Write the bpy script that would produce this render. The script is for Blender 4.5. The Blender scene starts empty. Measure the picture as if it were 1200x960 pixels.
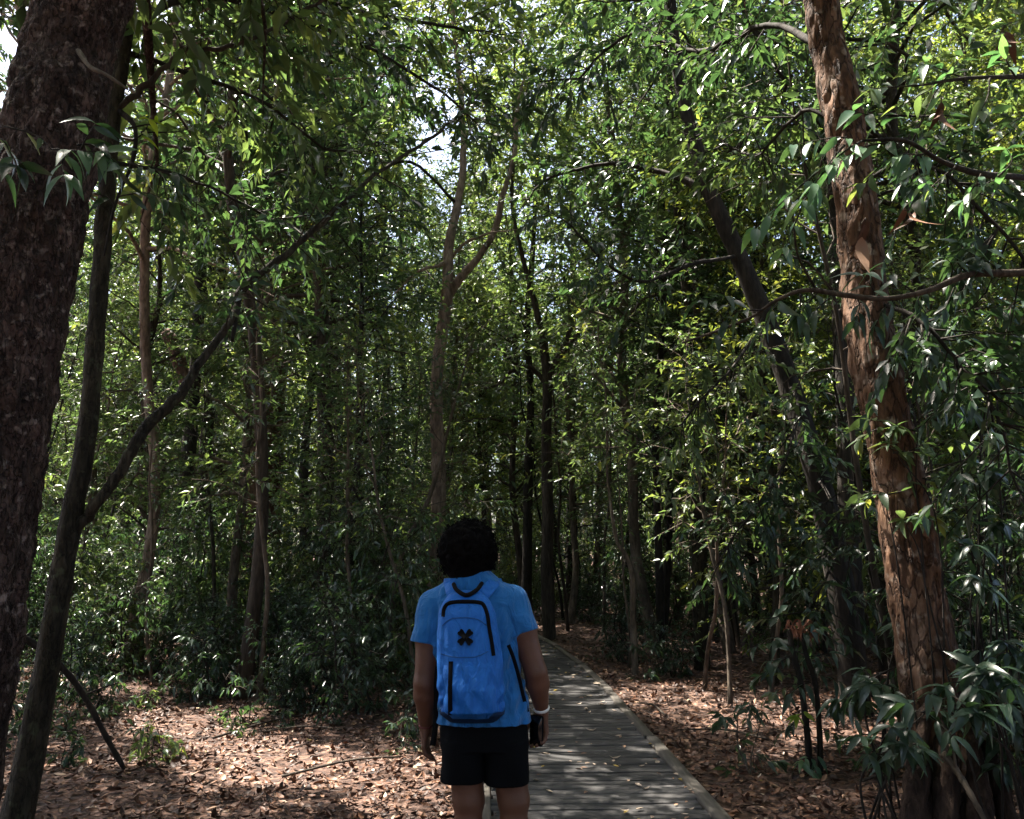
import bpy, math, random
import numpy as np
from mathutils import Vector, noise

# ------------------------------------------------------------------ camera, sky, sun, exposure
scene = bpy.context.scene
COL = scene.collection
CAM_H, PITCH, F = 1.64, math.radians(9.1), 1000.0      # metres, radians, pixels of the 1200 px wide photograph
cam_d = bpy.data.cameras.new('camera')
cam = bpy.data.objects.new('camera', cam_d); COL.objects.link(cam)
cam.location = (0, 0, CAM_H)
cam.rotation_euler = (math.pi/2 + PITCH, 0, 0)
cam_d.sensor_fit = 'HORIZONTAL'; cam_d.sensor_width = 36.0
cam_d.lens = F/1200*36.0
cam_d.clip_end = 2000; cam_d.clip_start = 0.05
scene.camera = cam

SUN = Vector((-0.38, 0.24, 1.0)).normalized()           # towards the sun
world = bpy.data.worlds.new('World'); scene.world = world
world.use_nodes = True
wn = world.node_tree
bg = wn.nodes['Background']
sky = wn.nodes.new('ShaderNodeTexSky'); sky.sky_type = 'NISHITA'; sky.sun_disc = False
sky.sun_elevation = math.asin(SUN.z); sky.sun_rotation = math.atan2(SUN.x, SUN.y)
sky.air_density = .8; sky.dust_density = 4.5; sky.ozone_density = 1.0
wn.links.new(sky.outputs['Color'], bg.inputs['Color']); bg.inputs['Strength'].default_value = 0.08
sun_d = bpy.data.lights.new('sun', 'SUN'); sun_d.energy = 5.0; sun_d.angle = math.radians(0.55); sun_d.color = (1.0, .93, .82)
sun = bpy.data.objects.new('sun', sun_d); COL.objects.link(sun)
sun.rotation_euler = SUN.to_track_quat('Z', 'Y').to_euler(); sun.location = (-20, 20, 40)
vs = scene.view_settings
vs.view_transform = 'Standard'; vs.look = 'None'; vs.gamma = 1.0; vs.exposure = 2.9; vs.use_curve_mapping = False
scene.render.engine = 'CYCLES'
scene.cycles.use_adaptive_sampling = True; scene.cycles.adaptive_threshold = .02
scene.cycles.max_bounces = 6; scene.cycles.diffuse_bounces = 3; scene.cycles.glossy_bounces = 2
scene.cycles.transmission_bounces = 4; scene.cycles.transparent_max_bounces = 4
scene.cycles.use_denoising = True
scene.cycles.sample_clamp_indirect = 6.0

RNG = np.random.default_rng(11)
random.seed(5)

# ------------------------------------------------------------------ helpers
def ray(px, py):
    u, v = (px-600)/F, (480-py)/F
    c, s = math.cos(PITCH), math.sin(PITCH)
    return np.array((u, c - v*s, s + v*c))
def P(px, py, Z):                                       # the point on a pixel's line of sight at Z metres ahead
    d = ray(px, py); return np.array((0, 0, CAM_H)) + d*(Z/d[1])
def G(px, py):                                          # where a pixel's line of sight meets the ground
    d = ray(px, py); return np.array((0, 0, CAM_H)) + d*(-CAM_H/d[2])

def make_mesh(name, V, faces, mat=None, smooth=False, attr=None):
    """faces: list of int arrays of shape (n,3) or (n,4)"""
    V = np.asarray(V, np.float32)
    faces = [np.asarray(f, np.int32) for f in faces if len(f)]
    me = bpy.data.meshes.new(name)
    nl = sum(f.size for f in faces); nf = sum(len(f) for f in faces)
    me.vertices.add(len(V)); me.vertices.foreach_set('co', V.ravel())
    me.loops.add(nl); me.polygons.add(nf)
    me.loops.foreach_set('vertex_index', np.concatenate([f.ravel() for f in faces]))
    sizes = np.concatenate([np.full(len(f), f.shape[1], np.int32) for f in faces])
    starts = np.concatenate(([0], np.cumsum(sizes)[:-1])).astype(np.int32)
    me.polygons.foreach_set('loop_start', starts)
    me.update(calc_edges=True)
    if smooth: me.polygons.foreach_set('use_smooth', np.ones(nf, bool))
    if attr is not None:
        a = me.attributes.new('rnd', 'FLOAT', 'FACE'); a.data.foreach_set('value', np.asarray(attr, np.float32))
    if mat: me.materials.append(mat)
    me.validate()
    return me
def obj(name, me, parent=None, loc=None, rot=None, scale=None):
    o = bpy.data.objects.new(name, me); COL.objects.link(o)
    if parent: o.parent = parent
    if loc is not None: o.location = loc
    if rot is not None: o.rotation_euler = rot
    if scale is not None: o.scale = (scale,)*3 if np.isscalar(scale) else scale
    return o
def empty(name, loc=(0, 0, 0), rz=0, scale=1.0):
    o = bpy.data.objects.new(name, None); COL.objects.link(o)
    o.location = loc; o.rotation_euler = (0, 0, rz); o.scale = (scale,)*3; o.empty_display_size = .2
    return o
def tag(o, label=None, cat=None, group=None, kind=None):
    if label: o['label'] = label
    if cat: o['category'] = cat
    if group: o['group'] = group
    if kind: o['kind'] = kind
    return o
def copy_tree(o, parent=None):
    c = o.copy(); COL.objects.link(c); c.parent = parent
    for ch in list(o.children): copy_tree(ch, c)
    return c

class MB:
    def __init__(s): s.V, s.Q, s.T, s.n, s.aq, s.at = [], [], [], 0, [], []
    def add(s, V, Q=None, T=None, a=0.5):
        V = np.asarray(V, float)
        if Q is not None and len(Q): s.Q.append(np.asarray(Q)+s.n); s.aq.append(np.full(len(Q), a))
        if T is not None and len(T): s.T.append(np.asarray(T)+s.n); s.at.append(np.full(len(T), a))
        s.V.append(V); s.n += len(V)
    def mesh(s, name, mat, smooth=False, attr=False):
        f = []; a = []
        if s.Q: f.append(np.concatenate(s.Q)); a.append(np.concatenate(s.aq))
        if s.T: f.append(np.concatenate(s.T)); a.append(np.concatenate(s.at))
        return make_mesh(name, np.concatenate(s.V), f, mat, smooth, np.concatenate(a) if attr else None)

def norm(v): 
    v = np.asarray(v, float); return v/np.maximum(np.linalg.norm(v, axis=-1, keepdims=True), 1e-9)
def smooth_path(pts, n):
    """Catmull-Rom through pts, n samples per span"""
    p = np.asarray(pts, float)
    p = np.vstack([2*p[0]-p[1], p, 2*p[-1]-p[-2]])
    out = []
    for i in range(1, len(p)-2):
        t = np.linspace(0, 1, n, endpoint=False)[:, None]
        a, b, c, d = p[i-1], p[i], p[i+1], p[i+2]
        out.append(.5*(2*b + (c-a)*t + (2*a-5*b+4*c-d)*t*t + (3*b-a-3*c+d)*t**3))
    out.append(p[-2][None]); return np.vstack(out)
def tube(pts, rad, sides=8, cap=True):
    pts = np.asarray(pts, float); n = len(pts)
    rad = np.broadcast_to(rad, (n,)).astype(float)
    tan = norm(np.gradient(pts, axis=0))
    u = np.cross(tan[0], (0.3, 1, 0.1)); u = norm(u)
    us = [u]
    for i in range(1, n):
        u = us[-1] - tan[i]*np.dot(us[-1], tan[i]); us.append(norm(u))
    us = np.array(us); ws = np.cross(tan, us)
    a = np.linspace(0, 2*np.pi, sides, endpoint=False)
    V = pts[:, None] + rad[:, None, None]*(us[:, None]*np.cos(a)[None, :, None] + ws[:, None]*np.sin(a)[None, :, None])
    V = V.reshape(-1, 3)
    i = np.arange(n-1)[:, None]*sides; j = np.arange(sides)[None]; k = (j+1) % sides
    Q = np.stack([i+j, i+k, i+sides+k, i+sides+j], -1).reshape(-1, 4)
    T = None
    if cap:
        V = np.vstack([V, pts[0], pts[-1]]); c0 = n*sides; j = np.arange(sides); k = (j+1) % sides
        T = np.vstack([np.stack([np.full(sides, c0), k, j], -1), np.stack([np.full(sides, c0+1), (n-1)*sides+j, (n-1)*sides+k], -1)])
    return V, Q, T
def box(cx, cy, cz, sx, sy, sz):
    v = np.array([(x, y, z) for x in (-.5, .5) for y in (-.5, .5) for z in (-.5, .5)])*(sx, sy, sz) + (cx, cy, cz)
    q = [(0, 1, 3, 2), (4, 6, 7, 5), (0, 4, 5, 1), (2, 3, 7, 6), (0, 2, 6, 4), (1, 5, 7, 3)]
    return v, q

def leaves_geo(base, d, nrm, L, W, droop=0.15, fold=0.25, fine=False):
    """leaf blades: folded along the midrib, drooping at the tip"""
    N = len(base); d = norm(d); s = norm(np.cross(d, nrm)); n = np.cross(s, d)
    L = np.broadcast_to(L, (N,))[:, None]; W = np.broadcast_to(W, (N,))[:, None]
    if not fine:
        tip = base + d*L - np.array((0, 0, 1.))*L*droop
        m = base + d*L*.42
        V = np.stack([base, m + s*W*.5 + n*W*fold*.5, tip, m - s*W*.5 + n*W*fold*.5], 1).reshape(-1, 3)
        i = np.arange(N)[:, None]*4
        T = np.concatenate([i+np.array([[0, 1, 2]]), i+np.array([[0, 2, 3]])])
        return V, None, T
    ts = np.array((0, .12, .3, .5, .72, .9, 1.)); ws = np.array((.06, .55, .95, 1., .68, .25, .02))
    rows = []
    for t, w in zip(ts, ws):
        c = base + d*L*t - np.array((0, 0, 1.))*L*droop*t*t*1.6
        rows += [c + s*W*.5*w + n*W*fold*.5*w, c, c - s*W*.5*w + n*W*fold*.5*w]
    V = np.stack(rows, 1).reshape(-1, 3); k = 3*len(ts); i = np.arange(N)[:, None]*k
    Q = [i+np.array([[3*r+c, 3*r+c+1, 3*r+c+4, 3*r+c+3]]) for r in range(len(ts)-1) for c in (0, 1)]
    return V, np.concatenate(Q), None

# ------------------------------------------------------------------ materials
def mat_new(name):
    m = bpy.data.materials.new(name); m.use_nodes = True
    nt = m.node_tree; b = nt.nodes['Principled BSDF']
    return m, nt, b, nt.links
def ramp(nt, stops, interp='LINEAR'):
    r = nt.nodes.new('ShaderNodeValToRGB'); e = r.color_ramp.elements; r.color_ramp.interpolation = interp
    while len(e) < len(stops): e.new(.5)
    for el, (p, c) in zip(e, stops): el.position = p; el.color = (*c, 1)
    return r
def leaf_mat(name, stops, trans, tw=.45, rough=.38, spec=.5):
    m, nt, b, lk = mat_new(name)
    at = nt.nodes.new('ShaderNodeAttribute'); at.attribute_name = 'rnd'
    oi = nt.nodes.new('ShaderNodeObjectInfo')
    mx = nt.nodes.new('ShaderNodeMath'); mx.operation = 'MULTIPLY_ADD'; mx.inputs[1].default_value = .3; 
    lk.new(oi.outputs['Random'], mx.inputs[0]); 
    sc_ = nt.nodes.new('ShaderNodeMath'); sc_.operation = 'MULTIPLY'; sc_.inputs[1].default_value = .7
    lk.new(at.outputs['Fac'], sc_.inputs[0]); lk.new(sc_.outputs[0], mx.inputs[2])
    r = ramp(nt, stops); lk.new(mx.outputs[0], r.inputs[0])
    lk.new(r.outputs[0], b.inputs['Base Color'])
    b.inputs['Roughness'].default_value = rough; b.inputs['Specular IOR Level'].default_value = spec
    tr = nt.nodes.new('ShaderNodeBsdfTranslucent')
    mc = nt.nodes.new('ShaderNodeMix'); mc.data_type = 'RGBA'; mc.blend_type = 'MULTIPLY'; mc.inputs['Factor'].default_value = 1
    lk.new(r.outputs[0], mc.inputs['A']); mc.inputs['B'].default_value = (*trans, 1)
    lk.new(mc.outputs['Result'], tr.inputs['Color'])
    ms = nt.nodes.new('ShaderNodeMixShader'); ms.inputs[0].default_value = tw
    lk.new(b.outputs[0], ms.inputs[1]); lk.new(tr.outputs[0], ms.inputs[2])
    lk.new(ms.outputs[0], nt.nodes['Material Output'].inputs['Surface'])
    return m
GREEN = [(0, (.022, .042, .027)), (.45, (.045, .076, .04)), (.8, (.078, .108, .046)), (.96, (.14, .145, .04)), (1, (.24, .18, .06))]
M_LEAF = leaf_mat('leaf_green', GREEN, (2.55, 2.45, 1.15), .44, .33)
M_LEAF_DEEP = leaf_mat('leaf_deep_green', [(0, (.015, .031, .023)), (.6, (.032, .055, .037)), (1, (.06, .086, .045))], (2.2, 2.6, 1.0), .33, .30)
M_LEAF_PALE = leaf_mat('leaf_yellow_green', [(0, (.05, .083, .034)), (.6, (.088, .12, .042)), (.93, (.145, .158, .05)), (1, (.24, .19, .07))], (2.3, 2.2, .9), .5)
M_LEAF_NEAR = leaf_mat('leaf_grey_green', [(0, (.05, .10, .06)), (.6, (.08, .15, .085)), (1, (.13, .19, .09))], (1.8, 2.2, 1.0), .35, .35)
M_LEAF_LIME = leaf_mat('leaf_lime', [(0, (.14, .22, .03)), (1, (.25, .34, .04))], (2.0, 2.0, .7), .5, .4)

def bark_mat(name, c0, c1, c2, scale=6, stretch=.25, bump=.6, rough=.9, lichen=None, detail=8, cracks=0):
    m, nt, b, lk = mat_new(name)
    tc = nt.nodes.new('ShaderNodeTexCoord'); mp = nt.nodes.new('ShaderNodeMapping')
    mp.inputs['Scale'].default_value = (1, 1, stretch); lk.new(tc.outputs['Object'], mp.inputs['Vector'])
    n1 = nt.nodes.new('ShaderNodeTexNoise'); n1.inputs['Scale'].default_value = scale; n1.inputs['Detail'].default_value = detail; n1.inputs['Roughness'].default_value = .65
    n2 = nt.nodes.new('ShaderNodeTexNoise'); n2.inputs['Scale'].default_value = scale*4.5; n2.inputs['Detail'].default_value = 6; n2.inputs['Distortion'].default_value = .6
    lk.new(mp.outputs[0], n1.inputs['Vector']); lk.new(mp.outputs[0], n2.inputs['Vector'])
    r = ramp(nt, [(.28, c0), (.5, c1), (.72, c2)]); lk.new(n1.outputs['Fac'], r.inputs[0])
    r2 = ramp(nt, [(.35, (.35, .35, .35)), (.62, (1, 1, 1))]); lk.new(n2.outputs['Fac'], r2.inputs[0])
    mx = nt.nodes.new('ShaderNodeMix'); mx.data_type = 'RGBA'; mx.blend_type = 'MULTIPLY'; mx.inputs['Factor'].default_value = .8
    lk.new(r.outputs[0], mx.inputs['A']); lk.new(r2.outputs[0], mx.inputs['B'])
    col = mx.outputs['Result']
    if lichen:
        v = nt.nodes.new('ShaderNodeTexNoise'); v.inputs['Scale'].default_value = scale*1.7; v.inputs['Detail'].default_value = 5; lk.new(tc.outputs['Object'], v.inputs['Vector'])
        rr = ramp(nt, [(.58, (0, 0, 0)), (.68, (1, 1, 1))]); lk.new(v.outputs['Fac'], rr.inputs[0])
        m2 = nt.nodes.new('ShaderNodeMix'); m2.data_type = 'RGBA'; lk.new(rr.outputs[0], m2.inputs['Factor'])
        lk.new(col, m2.inputs['A']); m2.inputs['B'].default_value = (*lichen, 1); col = m2.outputs['Result']
    hgt = n2.outputs['Fac']
    if cracks:                                             # flaking plates: torn cell edges, each plate its own tone
        nd = nt.nodes.new('ShaderNodeTexNoise'); nd.inputs['Scale'].default_value = cracks*1.3; nd.inputs['Detail'].default_value = 4; lk.new(mp.outputs[0], nd.inputs['Vector'])
        av = nt.nodes.new('ShaderNodeVectorMath'); av.operation = 'MULTIPLY_ADD'; av.inputs[1].default_value = (.16, .16, .16); lk.new(nd.outputs['Color'], av.inputs[0]); lk.new(mp.outputs[0], av.inputs[2])
        ve = nt.nodes.new('ShaderNodeTexVoronoi'); ve.feature = 'DISTANCE_TO_EDGE'; ve.inputs['Scale'].default_value = cracks; lk.new(av.outputs[0], ve.inputs['Vector'])
        vc = nt.nodes.new('ShaderNodeTexVoronoi'); vc.inputs['Scale'].default_value = cracks; lk.new(av.outputs[0], vc.inputs['Vector'])
        re = ramp(nt, [(.0, (.22, .2, .2)), (.07, (1, 1, 1))]); lk.new(ve.outputs['Distance'], re.inputs[0])
        rt = ramp(nt, [(.1, (.55, .52, .5)), (.6, (1, 1, 1)), (.95, (1.5, 1.5, 1.55))]); lk.new(vc.outputs['Color'], rt.inputs[0])
        for src in (re, rt):
            mm = nt.nodes.new('ShaderNodeMix'); mm.data_type = 'RGBA'; mm.blend_type = 'MULTIPLY'; mm.inputs['Factor'].default_value = .62; lk.new(col, mm.inputs['A']); lk.new(src.outputs[0], mm.inputs['B']); col = mm.outputs['Result']
        ah = nt.nodes.new('ShaderNodeMath'); ah.operation = 'MULTIPLY_ADD'; ah.inputs[1].default_value = 1.2; lk.new(re.outputs[0], ah.inputs[0]); lk.new(n2.outputs['Fac'], ah.inputs[2]); hgt = ah.outputs[0]
    lk.new(col, b.inputs['Base Color']); b.inputs['Roughness'].default_value = rough; b.inputs['Specular IOR Level'].default_value = .25
    bp = nt.nodes.new('ShaderNodeBump'); bp.inputs['Strength'].default_value = bump; bp.inputs['Distance'].default_value = .02
    lk.new(hgt, bp.inputs['Height']); lk.new(bp.outputs[0], b.inputs['Normal'])
    return m
M_BARK = bark_mat('bark_grey_brown', (.024, .019, .015), (.058, .045, .034), (.105, .083, .062), 7, .22)
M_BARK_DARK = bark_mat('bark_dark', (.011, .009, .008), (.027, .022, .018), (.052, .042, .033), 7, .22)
M_BARK_PALE = bark_mat('bark_pale', (.05, .04, .03), (.12, .094, .07), (.23, .185, .14), 5, .35, .4)
M_BARK_RED = bark_mat('bark_red_brown', (.04, .023, .016), (.10, .056, .037), (.21, .145, .10), 6, .3, .5)
M_BARK_ORANGE = bark_mat('bark_orange_peeling', (.034, .019, .012), (.15, .078, .043), (.27, .17, .115), 6.5, .35, 1.0, .85, (.26, .20, .155), cracks=11)
M_BARK_FORK = bark_mat('bark_pale_red_brown', (.10, .07, .053), (.24, .175, .135), (.4, .32, .26), 6, .3, .5)
M_ROOT = bark_mat('bark_root', (.012, .008, .006), (.035, .021, .015), (.09, .055, .038), 9, .3, .9)
M_BARK_BIG = bark_mat('bark_plated_brown', (.018, .012, .010), (.072, .045, .037), (.15, .104, .088), 13, .5, 1.0, .9, (.19, .15, .132), cracks=19)
M_BARK_MOSS = bark_mat('bark_mossy', (.016, .014, .010), (.042, .035, .024), (.08, .068, .045), 9, .3, .7, .9, (.06, .062, .036), cracks=16)

# ------------------------------------------------------------------ ground and boardwalk
Lp = lambda Z: None
VPX = (565-600)/F                                        # boardwalk direction: one sideways step per metre ahead
right_edge = [G(829, 960), G(706, 812)]
dirv = norm(right_edge[1][:2]-right_edge[0][:2])
# polyline of the boardwalk's kerb-side edge: straight, then easing away to the west
edge = [right_edge[0][:2]-dirv*8, right_edge[0][:2]-dirv*3, right_edge[0][:2], right_edge[1][:2], G(685, 790)[:2], G(635, 750)[:2]]
d2 = norm(edge[-1]-edge[-2])
for k in range(1, 7):
    a = math.radians(9*k); c, s = math.cos(a), math.sin(a)
    edge.append(edge[-1] + np.array((d2[0]*c-d2[1]*s, d2[0]*s+d2[1]*c))*1.5)
edge = np.array(edge)
seg = np.linalg.norm(np.diff(edge, axis=0), axis=1); cum = np.concatenate(([0], np.cumsum(seg)))
PATH_W = 1.32
def edge_at(s):
    p = np.array([np.interp(s, cum, edge[:, 0]), np.interp(s, cum, edge[:, 1])])
    q = np.array([np.interp(s+.6, cum, edge[:, 0]), np.interp(s+.6, cum, edge[:, 1])]) - np.array([np.interp(s-.6, cum, edge[:, 0]), np.interp(s-.6, cum, edge[:, 1])])
    return p, norm(q)
EDGE_Y, EDGE_X = edge[:, 1], edge[:, 0]
def path_x(y): return np.interp(y, EDGE_Y, EDGE_X)       # x of the kerb-side edge at distance y
def on_path(x, y, m=0.0): 
    e = path_x(y); return (x > e-PATH_W-m) & (x < e+.12+m) & (y < 21)

def ground_z(x, y):
    x, y = np.asarray(x, float), np.asarray(y, float)
    e = path_x(y); dd = np.maximum(np.maximum(e-PATH_W-x, x-e-.1), 0)
    bump = .09*np.sin(x*.55+1.3)*np.sin(y*.42) + .05*np.sin(x*1.7+y*1.1) + .025*np.sin(x*3.1-y*2.3)
    rise = .03*np.maximum(np.abs(x)-4, 0) 
    return (bump+rise)*np.clip(dd/1.2, 0, 1)*np.clip(1.2-np.hypot(x, y)/90, 0, 1)
# grid with finer cells near the camera
gx = np.concatenate([np.linspace(-400, -30, 14), np.linspace(-28, 28, 160), np.linspace(30, 400, 14)])
gy = np.concatenate([np.linspace(-300, -12, 12), np.linspace(-10, 42, 160), np.linspace(45, 600, 16)])
X, Y = np.meshgrid(gx, gy)
Vg = np.stack([X, Y, ground_z(X, Y)], -1).reshape(-1, 3)
i = np.arange(len(gy)-1)[:, None]*len(gx) + np.arange(len(gx)-1)[None]
Qg = np.stack([i, i+1, i+len(gx)+1, i+len(gx)], -1).reshape(-1, 4)
m, nt, b, lk = mat_new('forest_soil')
tc = nt.nodes.new('ShaderNodeTexCoord')
n1 = nt.nodes.new('ShaderNodeTexNoise'); n1.inputs['Scale'].default_value = 14; n1.inputs['Detail'].default_value = 8
v1 = nt.nodes.new('ShaderNodeTexVoronoi'); v1.inputs['Scale'].default_value = 22; v1.inputs['Randomness'].default_value = 1
lk.new(tc.outputs['Object'], n1.inputs['Vector']); lk.new(tc.outputs['Object'], v1.inputs['Vector'])
r = ramp(nt, [(0, (.022, .012, .009)), (.4, (.06, .03, .02)), (.75, (.12, .064, .042)), (1, (.2, .125, .09))])
lk.new(v1.outputs['Color'], r.inputs[0])
mx = nt.nodes.new('ShaderNodeMix'); mx.data_type = 'RGBA'; mx.blend_type = 'MULTIPLY'; mx.inputs['Factor'].default_value = .7
r3 = ramp(nt, [(.35, (.4, .4, .4)), (.6, (1, 1, 1))]); lk.new(n1.outputs['Fac'], r3.inputs[0])
lk.new(r.outputs[0], mx.inputs['A']); lk.new(r3.outputs[0], mx.inputs['B']); lk.new(mx.outputs['Result'], b.inputs['Base Color'])
b.inputs['Roughness'].default_value = .95
bp = nt.nodes.new('ShaderNodeBump'); bp.inputs['Strength'].default_value = .8; bp.inputs['Distance'].default_value = .03
lk.new(v1.outputs['Distance'], bp.inputs['Height']); lk.new(bp.outputs[0], b.inputs['Normal'])
M_SOIL = m
g = obj('ground', make_mesh('ground', Vg, [Qg], M_SOIL, True)); g['kind'] = 'structure'

# weathered timber
def timber(name, c0, c1, c2):
    m, nt, b, lk = mat_new(name)
    tc = nt.nodes.new('ShaderNodeTexCoord'); mp = nt.nodes.new('ShaderNodeMapping'); mp.inputs['Scale'].default_value = (1.2, 14, 14)
    lk.new(tc.outputs['Object'], mp.inputs['Vector'])
    n = nt.nodes.new('ShaderNodeTexNoise'); n.inputs['Scale'].default_value = 3; n.inputs['Detail'].default_value = 9; n.inputs['Roughness'].default_value = .7
    lk.new(mp.outputs[0], n.inputs['Vector'])
    oi = nt.nodes.new('ShaderNodeObjectInfo'); ad = nt.nodes.new('ShaderNodeMath'); ad.operation = 'MULTIPLY_ADD'
    ad.inputs[1].default_value = .30; lk.new(oi.outputs['Random'], ad.inputs[0]); lk.new(n.outputs['Fac'], ad.inputs[2])
    r = ramp(nt, [(.35, c0), (.62, c1), (.9, c2)]); lk.new(ad.outputs[0], r.inputs[0])
    lk.new(r.outputs[0], b.inputs['Base Color']); b.inputs['Roughness'].default_value = .82
    bp = nt.nodes.new('ShaderNodeBump'); bp.inputs['Strength'].default_value = .5; bp.inputs['Distance'].default_value = .006
    lk.new(n.outputs['Fac'], bp.inputs['Height']); lk.new(bp.outputs[0], b.inputs['Normal'])
    return m
M_PLANK = timber('weathered_plank', (.012, .0115, .0115), (.030, .0285, .028), (.068, .064, .062))
M_KERB = timber('weathered_kerb', (.034, .029, .024), (.072, .063, .052), (.13, .116, .096))
def beveled_bar(L, W, H, bev=.004, jit=0, rng=None):
    """a plank along x with eased top edges and slightly uneven ends"""
    prof = np.array([(-W/2, -H), (-W/2, -bev), (-W/2+bev, 0), (W/2-bev, 0), (W/2, -bev), (W/2, -H)])
    xs = np.linspace(-L/2, L/2, 7); V = []
    for x in xs:
        dz = 0 if rng is None else rng.normal(0, jit); dy = 0 if rng is None else rng.normal(0, jit*.6)
        V += [(x, y+dy, z+dz) for y, z in prof]
    k = len(prof); Q = [(i*k+j, i*k+(j+1) % k, (i+1)*k+(j+1) % k, (i+1)*k+j) for i in range(6) for j in range(k)]
    V = np.array(V); e0 = [(0, 1, 4, 5), (1, 2, 3, 4)]; e1 = [(6*k+5, 6*k+4, 6*k+1, 6*k), (6*k+4, 6*k+3, 6*k+2, 6*k+1)]
    return V, np.array(Q+e0+e1)
deck = empty('boardwalk'); tag(deck, kind='structure')
rng = np.random.default_rng(3)
PW = .105
plank_me = [make_mesh('plank', *(lambda VQ: (VQ[0], [VQ[1]]))(beveled_bar(PATH_W-.02, PW-.011, .035, .004, .0024, rng)), M_PLANK) for _ in range(8)]
DECK_Z = .055
s = 6.2
while s < cum[-1]-.3:
    p, t = edge_at(s); nrm = np.array((t[1], -t[0])); c = p - nrm*(PATH_W/2)
    ang = math.atan2(nrm[1], nrm[0]) + rng.normal(0, .004)
    obj('plank', plank_me[rng.integers(8)], deck, (c[0]+rng.normal(0, .006), c[1], DECK_Z+rng.normal(0, .003)), (rng.normal(0, .012), rng.normal(0, .002), ang + (math.pi if rng.random() < .5 else 0)))
    s += PW
# bearers below and kerb timbers along both edges
mb = MB()
for off in (-.15, -PATH_W/2, -PATH_W+.15):
    pts = []
    for s in np.arange(5.5, cum[-1]-.2, .5):
        p, t = edge_at(s); n_ = np.array((t[1], -t[0])); q = p+n_*off; pts.append((q[0], q[1], DECK_Z-.075))
    mb.add(*tube(pts, .036, 4))
o = obj('bearer', mb.mesh('bearer', M_PLANK), deck)
for side, off in ((1, .05), (-1, -PATH_W-.05)):
    s = 5.5
    while s < cum[-1]-2.0:
        Lk = 1.9+rng.random()*.8
        (p0, t), (p1, t1) = edge_at(s), edge_at(s+Lk)
        n0, n1_ = np.array((t[1], -t[0])), np.array((t1[1], -t1[0])); a_, b_ = p0+n0*off, p1+n1_*off
        V, Q = beveled_bar(np.linalg.norm(b_-a_)-.015, .095, .13, .008, .0025, rng); c = (a_+b_)/2
        obj('kerb_timber', make_mesh('kerb_timber', V, [Q], M_KERB), deck, (c[0]+rng.normal(0, .006), c[1], DECK_Z+.012+rng.normal(0, .004)), (0, rng.normal(0, .003), math.atan2(b_[1]-a_[1], b_[0]-a_[0])))
        s += Lk

# ------------------------------------------------------------------ leaf litter
def litter_mat(name):
    m, nt, b, lk = mat_new(name)
    at = nt.nodes.new('ShaderNodeAttribute'); at.attribute_name = 'rnd'
    r = ramp(nt, [(0, (.022, .011, .008)), (.25, (.046, .020, .011)), (.5, (.09, .038, .019)), (.74, (.165, .078, .042)), (.9, (.31, .19, .12)), (.95, (.46, .37, .29)), (1, (.38, .27, .06))])
    lk.new(at.outputs['Fac'], r.inputs[0]); lk.new(r.outputs[0], b.inputs['Base Color'])
    b.inputs['Roughness'].default_value = .6; b.inputs['Specular IOR Level'].default_value = .4
    return m
M_LITTER = litter_mat('dry_leaf')
def dry_leaves(base, yaw, tilt, roll, L, W, curl):
    """curled dry leaves: six outline points and a midrib"""
    N = len(base)
    ts = np.array((0, .3, .65, 1.)); ws = np.array((.05, .9, .8, .05))
    rows = []
    for t, w in zip(ts, ws):
        for sgn in (-1, 0, 1):
            rows.append(np.stack([(t-.5)*L, sgn*w*W*.5*np.ones(N), (curl*L*((t-.5)**2)*2.2 + np.abs(sgn)*w*W*.28*np.sign(curl))], -1))
    V = np.stack(rows, 1)                                # N,12,3
    cr, sr = np.cos(roll)[:, None], np.sin(roll)[:, None]; y, z = V[..., 1].copy(), V[..., 2].copy()
    V[..., 1], V[..., 2] = y*cr - z*sr, y*sr + z*cr
    ct, st = np.cos(tilt)[:, None], np.sin(tilt)[:, None]; x, z = V[..., 0].copy(), V[..., 2].copy()
    V[..., 0], V[..., 2] = x*ct + z*st, -x*st + z*ct
    cy, sy = np.cos(yaw)[:, None], np.sin(yaw)[:, None]; x, y = V[..., 0].copy(), V[..., 1].copy()
    V[..., 0], V[..., 1] = x*cy - y*sy, x*sy + y*cy
    V += base[:, None]
    i = np.arange(N)[:, None]*12
    Q = np.concatenate([i+np.array([[3*r+c, 3*r+c+1, 3*r+c+4, 3*r+c+3]]) for r in range(3) for c in (0, 1)])
    return V.reshape(-1, 3), Q, N
rng = np.random.default_rng(21)
N = 96000
rr = 2.2 + 36*rng.random(N)**1.55; aa = rng.uniform(-.78, .78, N)
lx, ly = rr*np.sin(aa), rr*np.cos(aa)
keep = ~on_path(lx, ly, -.02); lx, ly, rr = lx[keep], ly[keep], rr[keep]; N = len(lx)
base = np.stack([lx, ly, ground_z(lx, ly)+rng.uniform(.006, .035, N)], -1)
L = rng.uniform(.028, .08, N)*(1+rr*.022)
col = np.clip(rng.beta(1.5, 1.9, N), 0, 1); nr_ = rr < 11.5; n1_ = int(nr_.sum()); fr_ = ~nr_; n2_ = N-n1_
V1, Q1, _ = dry_leaves(base[nr_], rng.uniform(0, 6.28, n1_), rng.normal(0, .3, n1_), rng.normal(0, .4, n1_), L[nr_], L[nr_]*rng.uniform(.32, .58, n1_), rng.normal(.15, .4, n1_))
a_ = rng.uniform(0, 6.28, n2_)
V2, _, T2 = leaves_geo(base[fr_], np.stack([np.cos(a_), np.sin(a_), rng.normal(.05, .25, n2_)], -1), rng.normal(0, .4, (n2_, 3))+(0, 0, 1), L[fr_]*1.1, L[fr_]*rng.uniform(.35, .6, n2_), .05, .4)
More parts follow.
